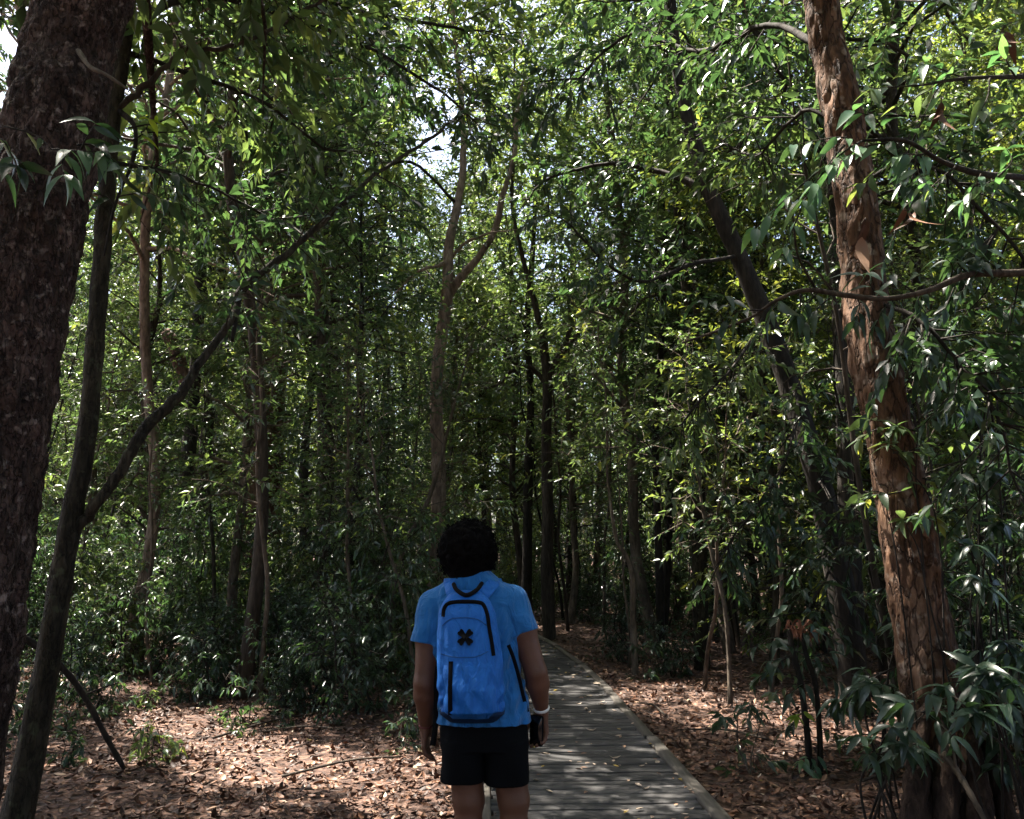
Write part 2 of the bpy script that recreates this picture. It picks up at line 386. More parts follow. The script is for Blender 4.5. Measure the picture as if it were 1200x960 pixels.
o = obj('leaf_litter', make_mesh('leaf_litter', np.vstack([V1, V2]), [Q1, T2+len(V1)], M_LITTER, False, np.concatenate([np.tile(col[nr_], 6), np.tile(col[fr_], 2)])))
tag(o, 'brown and russet dry leaves carpeting the forest floor beside the boardwalk', 'leaf litter', kind='stuff')
# single leaves lying on the boards
def one_leaf(k):
    r_ = np.random.default_rng(100+k); l = r_.uniform(.05, .085)
    V, Q, _ = dry_leaves(np.zeros((1, 3)), np.zeros(1), np.zeros(1), r_.normal(0, .12, 1), np.array([l]), np.array([l*r_.uniform(.35, .6)]), np.abs(r_.normal(.12, .12, 1)))
    V[:, 2] -= V[:, 2].min()
    return make_mesh('fallen_leaf', V, [Q], M_LITTER, False, np.full(6, [.94, .955, .925, .8, 1, .86, .94][k]))
fl = [one_leaf(k) for k in range(7)]
for k in range(260):
    s = 7.6 + 13*rng.random()**1.2; p, t = edge_at(s); n_ = np.array((t[1], -t[0]))
    q = p - n_*PATH_W*(rng.random()**1.15 if k % 3 else rng.random()**3)
    kind = rng.integers(7)
    o = obj('fallen_leaf', fl[kind], None, (q[0], q[1], DECK_Z+.006), (0, 0, rng.uniform(0, 6.28)), rng.uniform(.5, 1.15))
    tag(o, ['pale tan dry leaf lying flat on the grey planks', 'cream bleached dry leaf on the grey planks', 'tan curled dry leaf on the grey planks', 'brown dry leaf lying on the grey planks', 'yellow fallen leaf on the grey planks', 'russet dry leaf lying on the grey planks', 'pinkish dry leaf lying on the grey planks'][kind], 'leaf', 'fallen leaves on the boardwalk')

# ------------------------------------------------------------------ tree generator
def rand_perp(rng, d):
    v = rng.normal(size=3); v -= d*np.dot(v, d); return norm(v)
def twig_leaves(rng, a, b, n, acc, leaf, spread=.9, droop=.35):
    """n leaves set alternately along the twig a->b"""
    t = ((np.arange(n)+.5+rng.uniform(-.4, .4, n))/n)**.62          # crowded towards the twig's end
    base = a + (b-a)*t[:, None]
    d = norm(b-a); sgn = np.where(np.arange(n) % 2 == 0, 1, -1)[:, None]
    side = norm(np.cross(d, np.array((0, 0, 1.))) + rng.normal(0, .25, 3))
    dirs = d*(.25+.7*t[:, None]) + side*sgn*spread*(1.05-.6*t[:, None]) + rng.normal(0, .38, (n, 3)) + np.array((0, 0, -droop))
    nr = np.array((0, 0, 1.)) + rng.normal(0, .6, (n, 3))
    l = leaf*rng.uniform(.6, 1.25, n)
    acc.append((base, dirs, nr, l))
def gen_tree(rng, path, rad, t_lo, crown_r, nbr, ntw, nlf, leaf, sides=9, shape='round', droop=.12, up=.85, twig_len=.85, trunk_n=3, wood=True, wmin=.003):
    """trunk along path with limbs, twigs and leaves; returns (MB wood, leaf arrays)"""
    tp = smooth_path(path, trunk_n); tr = np.interp(np.linspace(0, 1, len(tp)), np.linspace(0, 1, len(rad)), rad)
    mb = MB(); mb.add(*tube(tp, tr, sides))
    acc = []
    cl = np.concatenate(([0], np.cumsum(np.linalg.norm(np.diff(tp, axis=0), axis=1)))); H = cl[-1]
    az = rng.uniform(0, 6.28)
    for k in range(nbr):
        u = (k+rng.random())/nbr; t = t_lo + (1-t_lo)*u
        c = np.array([np.interp(t*H, cl, tp[:, j]) for j in range(3)]); r0 = np.interp(t*H, cl, tr)
        az += 2.4 + rng.normal(0, .4)
        prof = {'round': (.45+.9*math.sin(math.pi*min(1, .12+.88*u)))*.8, 'cone': 1.1-.75*u, 'top': .35+.75*u, 'even': .75}[shape]
        Lb = crown_r*prof*rng.uniform(.55, 1.15)
        el = up*rng.uniform(.4, 1.3)*(.6+.7*u)
        d = np.array((math.cos(az)*math.cos(el), math.sin(az)*math.cos(el), math.sin(el)))
        n = 6; pts = [c]
        for q in range(n-1):
            d = norm(d + rng.normal(0, .27, 3) + np.array((0, 0, -.06-.1*q*droop)))
            pts.append(pts[-1]+d*Lb/(n-1))
        pts = np.array(pts)
        rb = max(min(r0*.5, .012+.016*Lb), wmin)
        if wood: mb.add(*tube(pts, np.linspace(rb, wmin*1.2, n), 5, False))
        for w in range(ntw):
            tt = .22 + .78*(w+rng.random())/ntw; x = tt*(n-1); i0 = min(int(x), n-2)
            a = pts[i0] + (pts[i0+1]-pts[i0])*(x-i0); bd = norm(pts[i0+1]-pts[i0])
            td = norm(bd*.5 + rand_perp(rng, bd)*np.array((1, 1, .8)) + np.array((0, 0, .1-.3*droop)))
            tl = twig_len*rng.uniform(.45, 1.2)
            e = a + td*tl
            if wood: mb.add(*tube(np.array([a, (a+e)/2+rng.normal(0, .03, 3)*tl, e]), np.array((wmin*1.4, wmin, wmin*.6)), 3, False))
            twig_leaves(rng, a+(e-a)*.12, e, nlf, acc, leaf, .9, droop)
    return mb, acc
def leaf_mesh(rng, acc, mat, ratio=.40, droop=.18, fine=False, name='crown'):
    B = np.concatenate([a[0] for a in acc]); D = np.concatenate([a[1] for a in acc]); Nn = np.concatenate([a[2] for a in acc]); L = np.concatenate([a[3] for a in acc])
    V, Q, T = leaves_geo(B, D, Nn, L, L*ratio*rng.uniform(.8, 1.25, len(L)), droop, .35, fine)
    # clumps share a tint, single leaves vary around it
    cl = np.concatenate([np.full(len(a[0]), rng.random()) for a in acc])
    a = np.clip(.5*cl+.5*rng.random(len(L)), 0, 1)
    return make_mesh(name, V, [Q if T is None else T], mat, fine, np.tile(a, 12 if fine else 2))
def sway_path(rng, H, n=7, amp=.25, lean=0):
    z = np.linspace(-.15, H, n); a = rng.uniform(0, 6.28)
    xy = np.cumsum(rng.normal(0, amp/n**.5, (n, 2)), axis=0); xy -= xy[0]
    xy += np.outer(np.clip(z, 0, None)/H*lean*H, (math.cos(a), math.sin(a)))
    return np.column_stack([xy, z])

# kinds of forest tree (each built once, then copied)
def tree_kind(seed, H, r0, t_lo, cr, nbr, ntw, nlf, leaf, bark, lm, **kw):
    rng = np.random.default_rng(seed)
    mb, acc = gen_tree(rng, sway_path(rng, H, 8, .032*H, .03), [r0*1.5, r0*1.05, r0, r0*.92, r0*.8, r0*.62, r0*.4, r0*.12], t_lo, cr, nbr, ntw, nlf, leaf, **kw)
    return mb.mesh('trunk', bark, True), leaf_mesh(rng, acc, lm)
KINDS = []
tall_spec = [
    (31, 17, .15, .34, 3.6, 66, 13, 17, .15, M_BARK, M_LEAF),
    (32, 15, .12, .30, 3.2, 62, 13, 17, .145, M_BARK_DARK, M_LEAF_DEEP),
    (33, 19, .18, .42, 4.0, 66, 14, 17, .155, M_BARK_PALE, M_LEAF_PALE),
    (34, 16, .14, .36, 3.4, 62, 13, 17, .15, M_BARK_MOSS, M_LEAF),
    (35, 18, .17, .40, 3.8, 64, 14, 17, .155, M_BARK, M_LEAF_PALE),
]
for sp in tall_spec: KINDS.append(tree_kind(*sp))
MIDK = []
mid_spec = [
    (41, 8.5, .065, .22, 1.9, 44, 10, 14, .11, M_BARK, M_LEAF),
    (42, 7.5, .055, .2, 1.7, 42, 10, 14, .105, M_BARK_DARK, M_LEAF_DEEP),
    (43, 9.5, .075, .28, 2.1, 44, 10, 14, .115, M_BARK_PALE, M_LEAF),
    (44, 6.5, .05, .18, 1.6, 40, 10, 14, .105, M_BARK_MOSS, M_LEAF_PALE),
]
for sp in mid_spec: MIDK.append(tree_kind(*sp, shape='even', sides=7))
# shrubs: a few stems from the ground, leafy all over
def shrub_kind(seed, H, stems, cr, nbr, ntw, nlf, leaf, bark, lm):
    rng = np.random.default_rng(seed); mbs = MB(); acc = []
    for q in range(stems):
        pth = sway_path(rng, H*rng.uniform(.6, 1), 5, .17*H, .2)
        pth[:, :2] += rng.normal(0, min(.12, .1*H), 2)
        mb, ac = gen_tree(rng, pth, list(np.array((.016, .013, .01, .007, .004))*min(1, .25+.5*H)), .18, cr, nbr, ntw, nlf, leaf, 5, 'even', .5, .5, min(.35, .3*H), 2, True, min(.003, .0028*H+.0005))
        o = mbs.n; mbs.V += mb.V; mbs.Q += [x+o for x in mb.Q]; mbs.T += [x+o for x in mb.T]; mbs.aq += mb.aq; mbs.at += mb.at; mbs.n += mb.n
        acc += ac
    return mbs.mesh('stem', bark, True), leaf_mesh(rng, acc, lm, .38, .25, name='foliage')
SHRUBS = [shrub_kind(51, 1.5, 4, .5, 10, 5, 9, .075, M_BARK_DARK, M_LEAF_DEEP), shrub_kind(52, 2.2, 4, .6, 12, 5, 9, .08, M_BARK, M_LEAF),
          shrub_kind(53, 1.0, 5, .4, 7, 4, 8, .08, M_BARK_DARK, M_LEAF_DEEP), shrub_kind(54, 2.8, 3, .65, 14, 5, 9, .085, M_BARK_MOSS, M_LEAF_DEEP),
          shrub_kind(55, 1.3, 4, .5, 9, 5, 9, .08, M_BARK, M_LEAF)]
SEED = [shrub_kind(61, .35, 3, .16, 4, 2, 6, .06, M_BARK_DARK, M_LEAF_DEEP), shrub_kind(62, .5, 2, .2, 5, 2, 6, .08, M_BARK, M_LEAF_DEEP), shrub_kind(63, .28, 4, .18, 4, 2, 5, .06, M_BARK_DARK, M_LEAF)]
# bare poles with a small leafy head
SAPL = []
for sd, H, bk, lm in ((71, 5.5, M_BARK, M_LEAF), (72, 4.2, M_BARK_PALE, M_LEAF), (73, 6.2, M_BARK_DARK, M_LEAF_DEEP), (74, 3.4, M_BARK_MOSS, M_LEAF)):
    SAPL.append(tree_kind(sd, H, .024, .45, .9, 16, 4, 9, .095, bk, lm, sides=6, twig_len=.45))

# openings in the canopy: (x, y, radius) of the spots on the floor that see the sun
GAPS = [(*G(px, py)[:2], r) for px, py, r in [(95, 752, .9), (30, 808, .75), (225, 842, .6), (350, 892, .55), (445, 900, .55), (150, 775, .5), (270, 866, .42), (490, 935, .42), (120, 815, .45), (655, 893, .17), (800, 930, .14), (655, 800, .24), (640, 773, .24), (900, 880, .12), (690, 905, .1), (940, 870, .13)]]
SL = np.array((SUN.x, SUN.y))/SUN.z
def in_gap(B):
    m_ = np.zeros(len(B), bool)
    for x, y, r in GAPS:
        m_ |= (B[:, 0]-x-SL[0]*B[:, 2])**2 + (B[:, 1]-y-SL[1]*B[:, 2])**2 < (r*1.15)**2
    return m_
def shades_gap(x, y, h0, h1, cr):
    for gx_, gy_, r in GAPS[:8]:
        h = np.linspace(h0, h1, 8); 
        if (np.hypot(gx_+SL[0]*h-x, gy_+SL[1]*h-y) < r*.8+cr).any(): return True
    return False
placed = []                                              # (x, y, radius) of everything rooted
def free(x, y, r):
    return all((x-a)**2+(y-b)**2 > (r+c)**2 for a, b, c in placed)
def plant(kind, name, parts, x, y, sc, rng, label, cat, group, squash=1.0):
    e = empty(name, (x, y, float(ground_z(x, y))), rng.uniform(0, 6.28), sc)
    e.scale = (sc, sc, sc*squash)
    obj(parts[0], kind[0], e); obj(parts[1], kind[1], e)
    tag(e, label, cat, group); return e

# ------------------------------------------------------------------ trees that can be picked out in the photograph
def zone(x, y):
    z = [(-.52, 'beyond the mossy tree'), (-.38, 'between the mossy tree and the broken-stemmed tree'), (-.24, 'between the broken-stemmed tree and the wavy trunk'), (-.08, 'between the wavy trunk and the forked tree'), (.045, 'between the forked tree and the boardwalk bend'),
         (.20, 'between the boardwalk bend and the pale slim trunk'), (.38, 'between the pale slim trunk and the leaning tree'), (.5, 'between the leaning tree and the orange trunk'), (99, 'beyond the orange trunk')]
    return next(n for a, n in z if x/y < a)
def far(y): return '' if y < 16 else 'distant '
def gpath(pts): return np.array([P(*p) for p in pts])
def bark_tube(pts, rad, sides, rows, amp, freq, mat, name, ridge=0.0, seed=0, stretch=.35):
    """trunk with relief: plates or ridges pushed out of the surface"""
    tp = smooth_path(pts, max(2, rows//(len(pts)-1)))
    tr = np.interp(np.linspace(0, 1, len(tp)), np.linspace(0, 1, len(rad)), rad)
    V, Q, T = tube(tp, tr, sides)
    n = len(tp)*sides; c = np.repeat(tp, sides, 0); out = norm(V[:n]-c)
    disp = np.empty(n)
    for k in range(n):
        v = Vector((V[k, 0]*freq+seed, V[k, 1]*freq, V[k, 2]*freq*stretch))
        a = noise.fractal(v, 1.0, 2.0, 4); cells = noise.voronoi(v*1.4)[0]
        disp[k] = amp*(a + ridge*min(cells[1]-cells[0], .5)*2)
    V[:n] += out*disp[:, None]
    mb = MB(); mb.add(V, Q, T); return mb.mesh(name, mat, True)
def branch(parent, pts, r0, r1, mat, name='branch', sides=8, n=6, amp=.12, leafy=0, lm=None, leaf=.11, start=.35):
    tp = smooth_path(gpath(pts) if not isinstance(pts, np.ndarray) else pts, n)
    r_ = np.random.default_rng(int(abs(tp[0].sum()*1000)) % 9973)
    if leafy:                                              # carry the end on into a thin drooping tip
        d = norm(tp[-1]-tp[-2])
        for k in range(6): d = norm(d+r_.normal(0, .15, 3)+(0, 0, -.04)); tp = np.vstack([tp, tp[-1]+d*.13])
        tp[2:] += r_.normal(0, .006, tp[2:].shape)
    rad = np.linspace(r0, r1, len(tp))*(1+amp*np.sin(np.linspace(0, 17, len(tp))+len(tp)))
    if leafy: rad[-6:] = np.linspace(rad[-7], .003, 6)
    mb = MB(); mb.add(*tube(tp, rad, sides))
    o = obj(name, mb.mesh(name, mat, True), parent)
    if leafy:
        acc = []; tw = MB()
        for k in range(leafy):
            t = start+(1-start)*(k+r_.random())/leafy; x = t*(len(tp)-1); i0 = min(int(x), len(tp)-2); a = tp[i0]; bd = norm(tp[i0+1]-tp[i0])
            td = norm(bd*.5+rand_perp(r_, bd)+(0, 0, -.1)); e = a+td*r_.uniform(.25, .75)
            m_ = (a+e)/2+r_.normal(0, .03, 3); tw.add(*tube(np.array([a, m_, e]), np.array((.006, .004, .002)), 4, False))
            twig_leaves(r_, a+(e-a)*.15, e, 13, acc, leaf, .9, .4)
        obj('twig', tw.mesh('twig', mat, True), o); obj('foliage', leaf_mesh(r_, acc, lm or M_LEAF, name='foliage'), o)
    return o
def crown_on(parent, path, rad, t_lo, cr, nbr, ntw, nlf, leaf, lm, bark, seed, **kw):
    rng = np.random.default_rng(seed)
    mb, acc = gen_tree(rng, path, rad, t_lo, cr, nbr, ntw, nlf, leaf, **kw)
    acc = [(a[0][k], a[1][k], a[2][k], a[3][k]) for a in acc for k in (~in_gap(a[0]),) if k.any()]   # the canopy stays open where the sun comes through
    obj('limb', mb.mesh('limb', bark, True), parent)
    obj('crown', leaf_mesh(rng, acc, lm), parent)
def up_from(p, H, rng, n=5, lean=(0, 0)):
    """carries a trunk on above the frame"""
    out = [p]
    for k in range(n): out.append(out[-1] + np.array((lean[0]+rng.normal(0, .06), lean[1]+rng.normal(0, .06), 1.0))*H/n)
    return out[1:]
def hero(name, label, pts, widths, bark, seed, top_H=5, lean=(0, 0), crown=(2.2, 30, 8, 13, .11), lm=None, relief=None, cat='tree', t_lo=None, group=None, sink=.25):
    """pts: (px, py, Z) from base up; widths in metres at those points"""
    rng = np.random.default_rng(seed)
    W = [np.array(p) for p in gpath(pts)]; base = W[0].copy()
    gz = float(ground_z(base[0], base[1])); W[0] = np.array((base[0], base[1], gz-sink)) if base[2] < .8 else W[0]
    if base[2] >= .8: W = [np.array((base[0], base[1], gz-sink))] + W; widths = [widths[0]*1.25] + list(widths)
    e = empty(name, (0, 0, 0)); tag(e, label, cat, group)
    placed.append((W[0][0], W[0][1], .35))
    n_vis = len(W)
    W += up_from(W[-1], top_H, rng, 4, lean)
    rad = [w/2 for w in widths] + list(np.linspace(widths[-1]/2*.92, widths[-1]/2*.2, 4))
    W = np.array(W)
    if relief: tm = bark_tube(W, rad, relief[0], relief[1], relief[2], relief[3], bark, 'trunk', relief[4], seed, relief[5] if len(relief) > 5 else .35)
    else:
        tp = smooth_path(W, 5); tr = np.interp(np.linspace(0, 1, len(tp)), np.linspace(0, 1, len(rad)), rad)*(1+.05*np.sin(np.linspace(0, 23, len(tp))+seed))
        mb = MB(); mb.add(*tube(tp, tr, 12)); tm = mb.mesh('trunk', bark, True)
    obj('trunk', tm, e)
    if crown:
        cr, nbr, ntw, nlf, leaf = crown
        k0 = max(1, n_vis-1) if t_lo is None else t_lo
        sub = W[k0-1:]; rs = [max(.004, r*.6) for r in rad[k0-1:]]
        crown_on(e, sub, rs, .12, cr, nbr, ntw, nlf, leaf, lm or M_LEAF, bark, seed+7, shape='even')
    # base of the thing at its foot
    b0 = W[0]; e.location = (b0[0], b0[1], gz)
    for ch in e.children: ch.location = (-b0[0], -b0[1], -gz)
    return e, W
def adopt(e, o): o.location = tuple(-np.array(e.location)); return o

BW = 'the boardwalk'
# thick plated trunk leaning in from the litter side
t_big, _ = hero('broadleaf_tree', 'thick leaning tree with rough plated brown bark, widest trunk in the forest', [(-140, 1090, 3.6), (-62, 800, 3.55), (-20, 560, 3.55), (30, 300, 3.6), (66, 130, 3.65), (97, 0, 3.7)],
    [.58, .47, .42, .405, .395, .385], M_BARK_BIG, 3, 9, (.16, .0), (4.0, 50, 12, 16, .175), M_LEAF, (150, 420, .018, 17, .7, .4))
# slim mossy tree with a long diagonal bough
t_moss, _ = hero('slim_tree', 'slim mossy brown tree with a long bare diagonal bough', [(8, 965, 5.0), (48, 820, 5.0), (78, 640, 5.0), (103, 500, 5.02), (117, 330, 5.05), (130, 160, 5.1), (152, 0, 5.15)],
    [.185, .14, .12, .108, .10, .095, .088], M_BARK_MOSS, 5, 6.5, (.05, .08), (3.4, 50, 12, 15, .15), M_LEAF, (40, 160, .008, 12, .4))
adopt(t_moss, branch(t_moss, [(84, 625, 5.0), (118, 585, 5.0), (150, 535, 5.05), (172, 500, 5.1), (215, 455, 5.2), (248, 408, 5.3), (272, 372, 5.4), (282, 340, 5.5), (330, 302, 5.6), (385, 255, 5.8), (440, 205, 6.1), (500, 165, 6.5), (545, 130, 6.9)], .038, .010, M_BARK_MOSS, 'bough', 12, 6, .1, 40, M_LEAF_DEEP, .10, .42))
adopt(t_moss, branch(t_moss, [(135, 130, 5.1), (160, 110, 5.1), (190, 82, 5.15), (215, 60, 5.2), (250, 58, 5.25), (300, 44, 5.3), (335, 25, 5.4), (370, 5, 5.5)], .02, .009, M_BARK, leafy=16))
adopt(t_moss, branch(t_moss, [(140, 130, 5.1), (158, 150, 5.05), (155, 190, 5.0), (135, 240, 4.95), (122, 300, 4.9)], .018, .006, M_BARK_DARK))
adopt(t_moss, branch(t_moss, [(282, 340, 5.5), (278, 365, 5.45), (272, 400, 5.4)], .02, .012, M_BARK_DARK, 'branch_stub'))
# slender forked red-brown tree behind the walker
t_fork, Wf = hero('forked_tree', 'slender pale red-brown forked tree beyond the walker', [(505, 745, 13.2), (510, 660, 13.2), (514, 560, 13.2), (511, 470, 13.2), (514, 420, 13.25), (524, 345, 13.3), (526, 290, 13.4), (536, 240, 13.5), (543, 190, 13.6), (541, 120, 13.7)],
    [.25, .225, .215, .2, .19, .19, .15, .13, .11, .09], M_BARK_FORK, 8, 5, (0, 0), (2.4, 42, 10, 15, .13), M_LEAF_PALE, (24, 120, .012, 9, .4))
adopt(t_fork, branch(t_fork, [(524, 350, 13.3), (540, 325, 13.25), (562, 300, 13.2), (580, 270, 13.15), (588, 235, 13.1), (602, 185, 13.1), (606, 130, 13.1)], .075, .028, M_BARK_FORK, leafy=24, leaf=.13, start=.6))
adopt(t_fork, branch(t_fork, [(526, 305, 13.35), (512, 312, 13.2), (495, 316, 13.0), (483, 325, 12.9)], .035, .012, M_BARK_FORK, leafy=10))
adopt(t_fork, branch(t_fork, [(530, 300, 13.4), (545, 285, 13.3), (562, 278, 13.1)], .03, .012, M_BARK_FORK, leafy=10))
# orange-barked tree on the kerb side
t_or, Wo = hero('peeling_bark_tree', 'tall tree with peeling orange bark and a dark flared foot', [(1122, 962, 5.15), (1100, 850, 5.15), (1078, 720, 5.15), (1058, 590, 5.15), (1030, 450, 5.15), (1014, 350, 5.2), (1002, 230, 5.25), (983, 110, 5.3), (963, 0, 5.35)],
    [.45, .345, .30, .28, .27, .26, .245, .23, .215], M_BARK_ORANGE, 13, 6, (-.06, 0), (2.6, 26, 9, 14, .12), M_LEAF_DEEP, (110, 360, .017, 10, .9, .3))
# buttress roots round its foot
for k, (a, m_, b_, r0, r1) in enumerate((((1092, 790), (1078, 880), (1062, 985), .05, .085), ((1108, 770), (1108, 870), (1104, 1010), .06, .09), ((1124, 790), (1140, 890), (1152, 1005), .055, .085), ((1130, 810), (1165, 900), (1195, 985), .04, .07), ((1085, 850), (1085, 920), (1082, 1000), .03, .05), ((1112, 840), (1125, 930), (1130, 1010), .03, .045))):
    p0 = P(*a, 5.12); p1 = P(*b_, 4.88-.03*(k % 3)); p1[2] = -.15; pm = P(*m_, 4.98)
    adopt(t_or, obj('root', bark_tube(np.array([p0, pm, p1]), [r0*.3, r0*.8, r1], 28, 70, .014, 16, M_ROOT, 'root', .8, k*5, .3), t_or))
# dark leaning tree behind it
t_lean, _ = hero('leaning_tree', 'dark bent tree leaning over behind the orange-barked trunk', [(1008, 830, 8.6), (985, 690, 8.65), (958, 560, 8.7), (925, 450, 8.8), (895, 370, 8.9), (866, 300, 9.0), (832, 225, 9.1), (806, 140, 9.2), (792, 60, 9.3)],
    [.28, .26, .235, .22, .21, .19, .17, .15, .13], M_BARK_DARK, 17, 5.5, (-.12, .05), (3.3, 46, 11, 15, .125), M_LEAF_DEEP, (28, 120, .012, 8, .5))
adopt(t_lean, branch(t_lean, [(836, 230, 9.1), (800, 210, 9.2), (760, 198, 9.4), (715, 192, 9.6), (670, 200, 9.8)], .05, .012, M_BARK_DARK, leafy=22, lm=M_LEAF_DEEP))
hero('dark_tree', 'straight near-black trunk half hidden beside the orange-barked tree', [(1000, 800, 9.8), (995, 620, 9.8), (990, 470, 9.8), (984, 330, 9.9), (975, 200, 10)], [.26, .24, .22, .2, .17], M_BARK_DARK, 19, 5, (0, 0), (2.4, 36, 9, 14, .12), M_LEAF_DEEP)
# others, one by one
hero('boardwalk_tree', 'grey-brown tree rooted at the bend of the boardwalk kerb', [(645, 747, 15.6), (641, 680, 15.6), (642, 600, 15.6), (640, 520, 15.6), (641, 440, 15.6), (630, 370, 15.5), (612, 300, 15.4), (600, 240, 15.4)], [.27, .23, .21, .2, .19, .12, .09, .07], M_BARK, 23, 4, (0, 0), (2.6, 46, 10, 15, .135), M_LEAF, None)
t_ = bpy.data.objects['boardwalk_tree']
adopt(t_, branch(t_, [(641, 445, 15.6), (655, 415, 15.5), (668, 385, 15.4), (664, 340, 15.3)], .06, .02, M_BARK, leafy=14))
adopt(t_, branch(t_, [(640, 450, 15.6), (620, 430, 15.5), (600, 435, 15.3), (585, 450, 15.2), (560, 458, 15.1)], .045, .015, M_BARK, leafy=16))
adopt(t_, branch(t_, [(641, 440, 15.6), (690, 380, 15.0), (735, 380, 14.6), (790, 402, 14.2)], .04, .012, M_BARK, leafy=16))
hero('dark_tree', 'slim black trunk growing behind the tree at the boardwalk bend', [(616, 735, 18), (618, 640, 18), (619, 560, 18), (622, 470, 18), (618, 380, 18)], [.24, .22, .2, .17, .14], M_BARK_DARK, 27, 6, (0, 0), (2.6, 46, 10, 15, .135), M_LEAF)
t_b, _ = hero('forked_dark_tree', 'dark tree with a short broken stump of a second stem', [(207, 760, 14.5), (212, 640, 14.5), (222, 520, 14.5), (230, 420, 14.5), (234, 330, 14.5), (240, 200, 14.6)], [.32, .26, .24, .21, .19, .16], M_BARK_DARK, 29, 6, (0, 0), (2.8, 46, 10, 15, .135), M_LEAF)
adopt(t_b, branch(t_b, [(222, 455, 14.5), (212, 430, 14.45), (203, 405, 14.4), (194, 388, 14.4)], .13, .10, M_BARK_RED, 'broken_stem', 10))
hero('broadleaf_tree', 'stout brown trunk deep in the thicket behind the dark forked tree', [(302, 720, 19), (306, 620, 19), (312, 520, 19), (318, 430, 19), (330, 330, 19), (344, 230, 19), (352, 140, 19.2)], [.95, .85, .78, .72, .62, .52, .42], M_BARK_RED, 33, 6, (0, 0), (3.2, 46, 11, 15, .14), M_LEAF_PALE, (20, 60, .03, 4, .4))
hero('wavy_tree', 'thin dark wavy trunk rising between the shrubs of the thicket', [(352, 735, 17), (358, 640, 17), (356, 560, 17), (362, 470, 17), (372, 400, 17), (374, 330, 17), (384, 250, 17), (380, 170, 17)], [.2, .19, .18, .16, .16, .14, .12, .1], M_BARK_DARK, 37, 5, (0, 0), (2.4, 46, 10, 15, .135), M_LEAF)
hero('slim_tree', 'pale brown slim trunk among the kerb-side saplings', [(822, 770, 12.5), (820, 680, 12.5), (818, 580, 12.5), (812, 470, 12.5), (806, 370, 12.6), (800, 300, 12.6)], [.24, .22, .2, .18, .15, .13], M_BARK_MOSS, 41, 6, (0, 0), (2.3, 44, 10, 15, .135), M_LEAF)
hero('pole_tree', 'thin pole tree with sunlit patch standing in the kerb-side litter', [(745, 783, 11.6), (742, 730, 11.6), (741, 675, 11.6), (733, 650, 11.6), (722, 630, 11.6), (712, 560, 11.7)], [.09, .085, .08, .06, .05, .04], M_BARK_PALE, 43, 2.5, (0, 0), (1.4, 18, 6, 11, .1), M_LEAF)
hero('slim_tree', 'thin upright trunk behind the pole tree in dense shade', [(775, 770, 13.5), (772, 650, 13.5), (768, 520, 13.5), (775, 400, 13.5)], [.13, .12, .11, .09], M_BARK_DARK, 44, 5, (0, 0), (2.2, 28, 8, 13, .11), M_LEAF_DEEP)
hero('leaning_sapling', 'pale bare pole leaning over the shrubs behind the walker', [(452, 735, 12), (462, 680, 12), (474, 640, 12.1), (500, 590, 12.3)], [.10, .10, .09, .06], M_BARK_PALE, 47, 2.5, (.35, 0), (1.2, 14, 6, 11, .1), M_LEAF)
for k, (bx, by, tx, ty, w, bk) in enumerate([(120, 700, 150, 320, .16, M_BARK_DARK), (185, 720, 190, 260, .13, M_BARK_MOSS), (262, 715, 250, 300, .14, M_BARK_DARK), (410, 705, 405, 330, .15, M_BARK), (448, 700, 450, 300, .14, M_BARK_MOSS), (470, 700, 468, 320, .12, M_BARK_DARK),
                                     (556, 690, 552, 300, .16, M_BARK), (590, 700, 600, 300, .14, M_BARK_MOSS), (668, 715, 672, 300, .15, M_BARK_DARK), (700, 715, 705, 280, .14, M_BARK), (730, 720, 760, 300, .13, M_BARK_DARK), (795, 730, 790, 330, .15, M_BARK_PALE),
                                     (850, 740, 822, 320, .16, M_BARK_DARK), (890, 745, 848, 350, .12, M_BARK_MOSS), (918, 750, 900, 320, .12, M_BARK_PALE), (1150, 760, 1140, 300, .12, M_BARK_MOSS), (1180, 770, 1165, 330, .10, M_BARK_DARK), (40, 720, 60, 300, .16, M_BARK)]):
    Z = G(bx, by)[1]
    lab = {M_BARK_DARK.name: 'straight dark understorey trunk', M_BARK_MOSS.name: 'mossy understorey trunk', M_BARK.name: 'grey-brown understorey trunk', M_BARK_PALE.name: 'pale understorey trunk'}[bk.name]
    lab += ' '+zone((bx-600)/1000, 1)
    mx_ = (bx+tx)/2 + (k*37 % 17-8)*.9
    hero('understorey_tree', lab, [(bx, by, Z), ((bx*2+mx_)/3, by-80, Z), (mx_, (by+ty)/2, Z), (tx, ty, Z)], [w*1.25*Z/16, w*1.1*Z/16, w*Z/16, w*.8*Z/16], bk, 200+k*3, 6, (0, 0), (2.5, 44, 10, 15, .135), (M_LEAF, M_LEAF_PALE, M_LEAF_DEEP)[k % 3], None, group='understorey trees in the thicket')

def bough(t, pts, r0, lm, leafy=42, leaf=.11, start=.2): adopt(t, branch(t, pts, r0, .006, M_BARK_DARK, 'bough', 7, 5, .12, leafy, lm, leaf, start))
bough(t_moss, [(150, 25, 5.15), (240, -5, 5.6), (340, 20, 6.2), (440, 60, 6.9), (520, 110, 7.5)], .03, M_LEAF_DEEP, 60)
bough(t_moss, [(145, 60, 5.15), (230, 90, 5.9), (310, 120, 6.6), (380, 175, 7.2)], .022, M_LEAF, 48)
bough(t_moss, [(128, 190, 5.1), (190, 200, 5.7), (260, 225, 6.3), (330, 265, 7)], .016, M_LEAF_DEEP, 40)
bough(t_big, [(100, -10, 3.7), (200, -40, 4.6), (320, -20, 5.6), (430, 15, 6.4), (520, 30, 7)], .035, M_LEAF, 60)
bough(t_lean, [(832, 225, 9.1), (880, 150, 8.6), (920, 110, 8.0), (900, 60, 7.6)], .03, M_LEAF_DEEP, 54, .12)
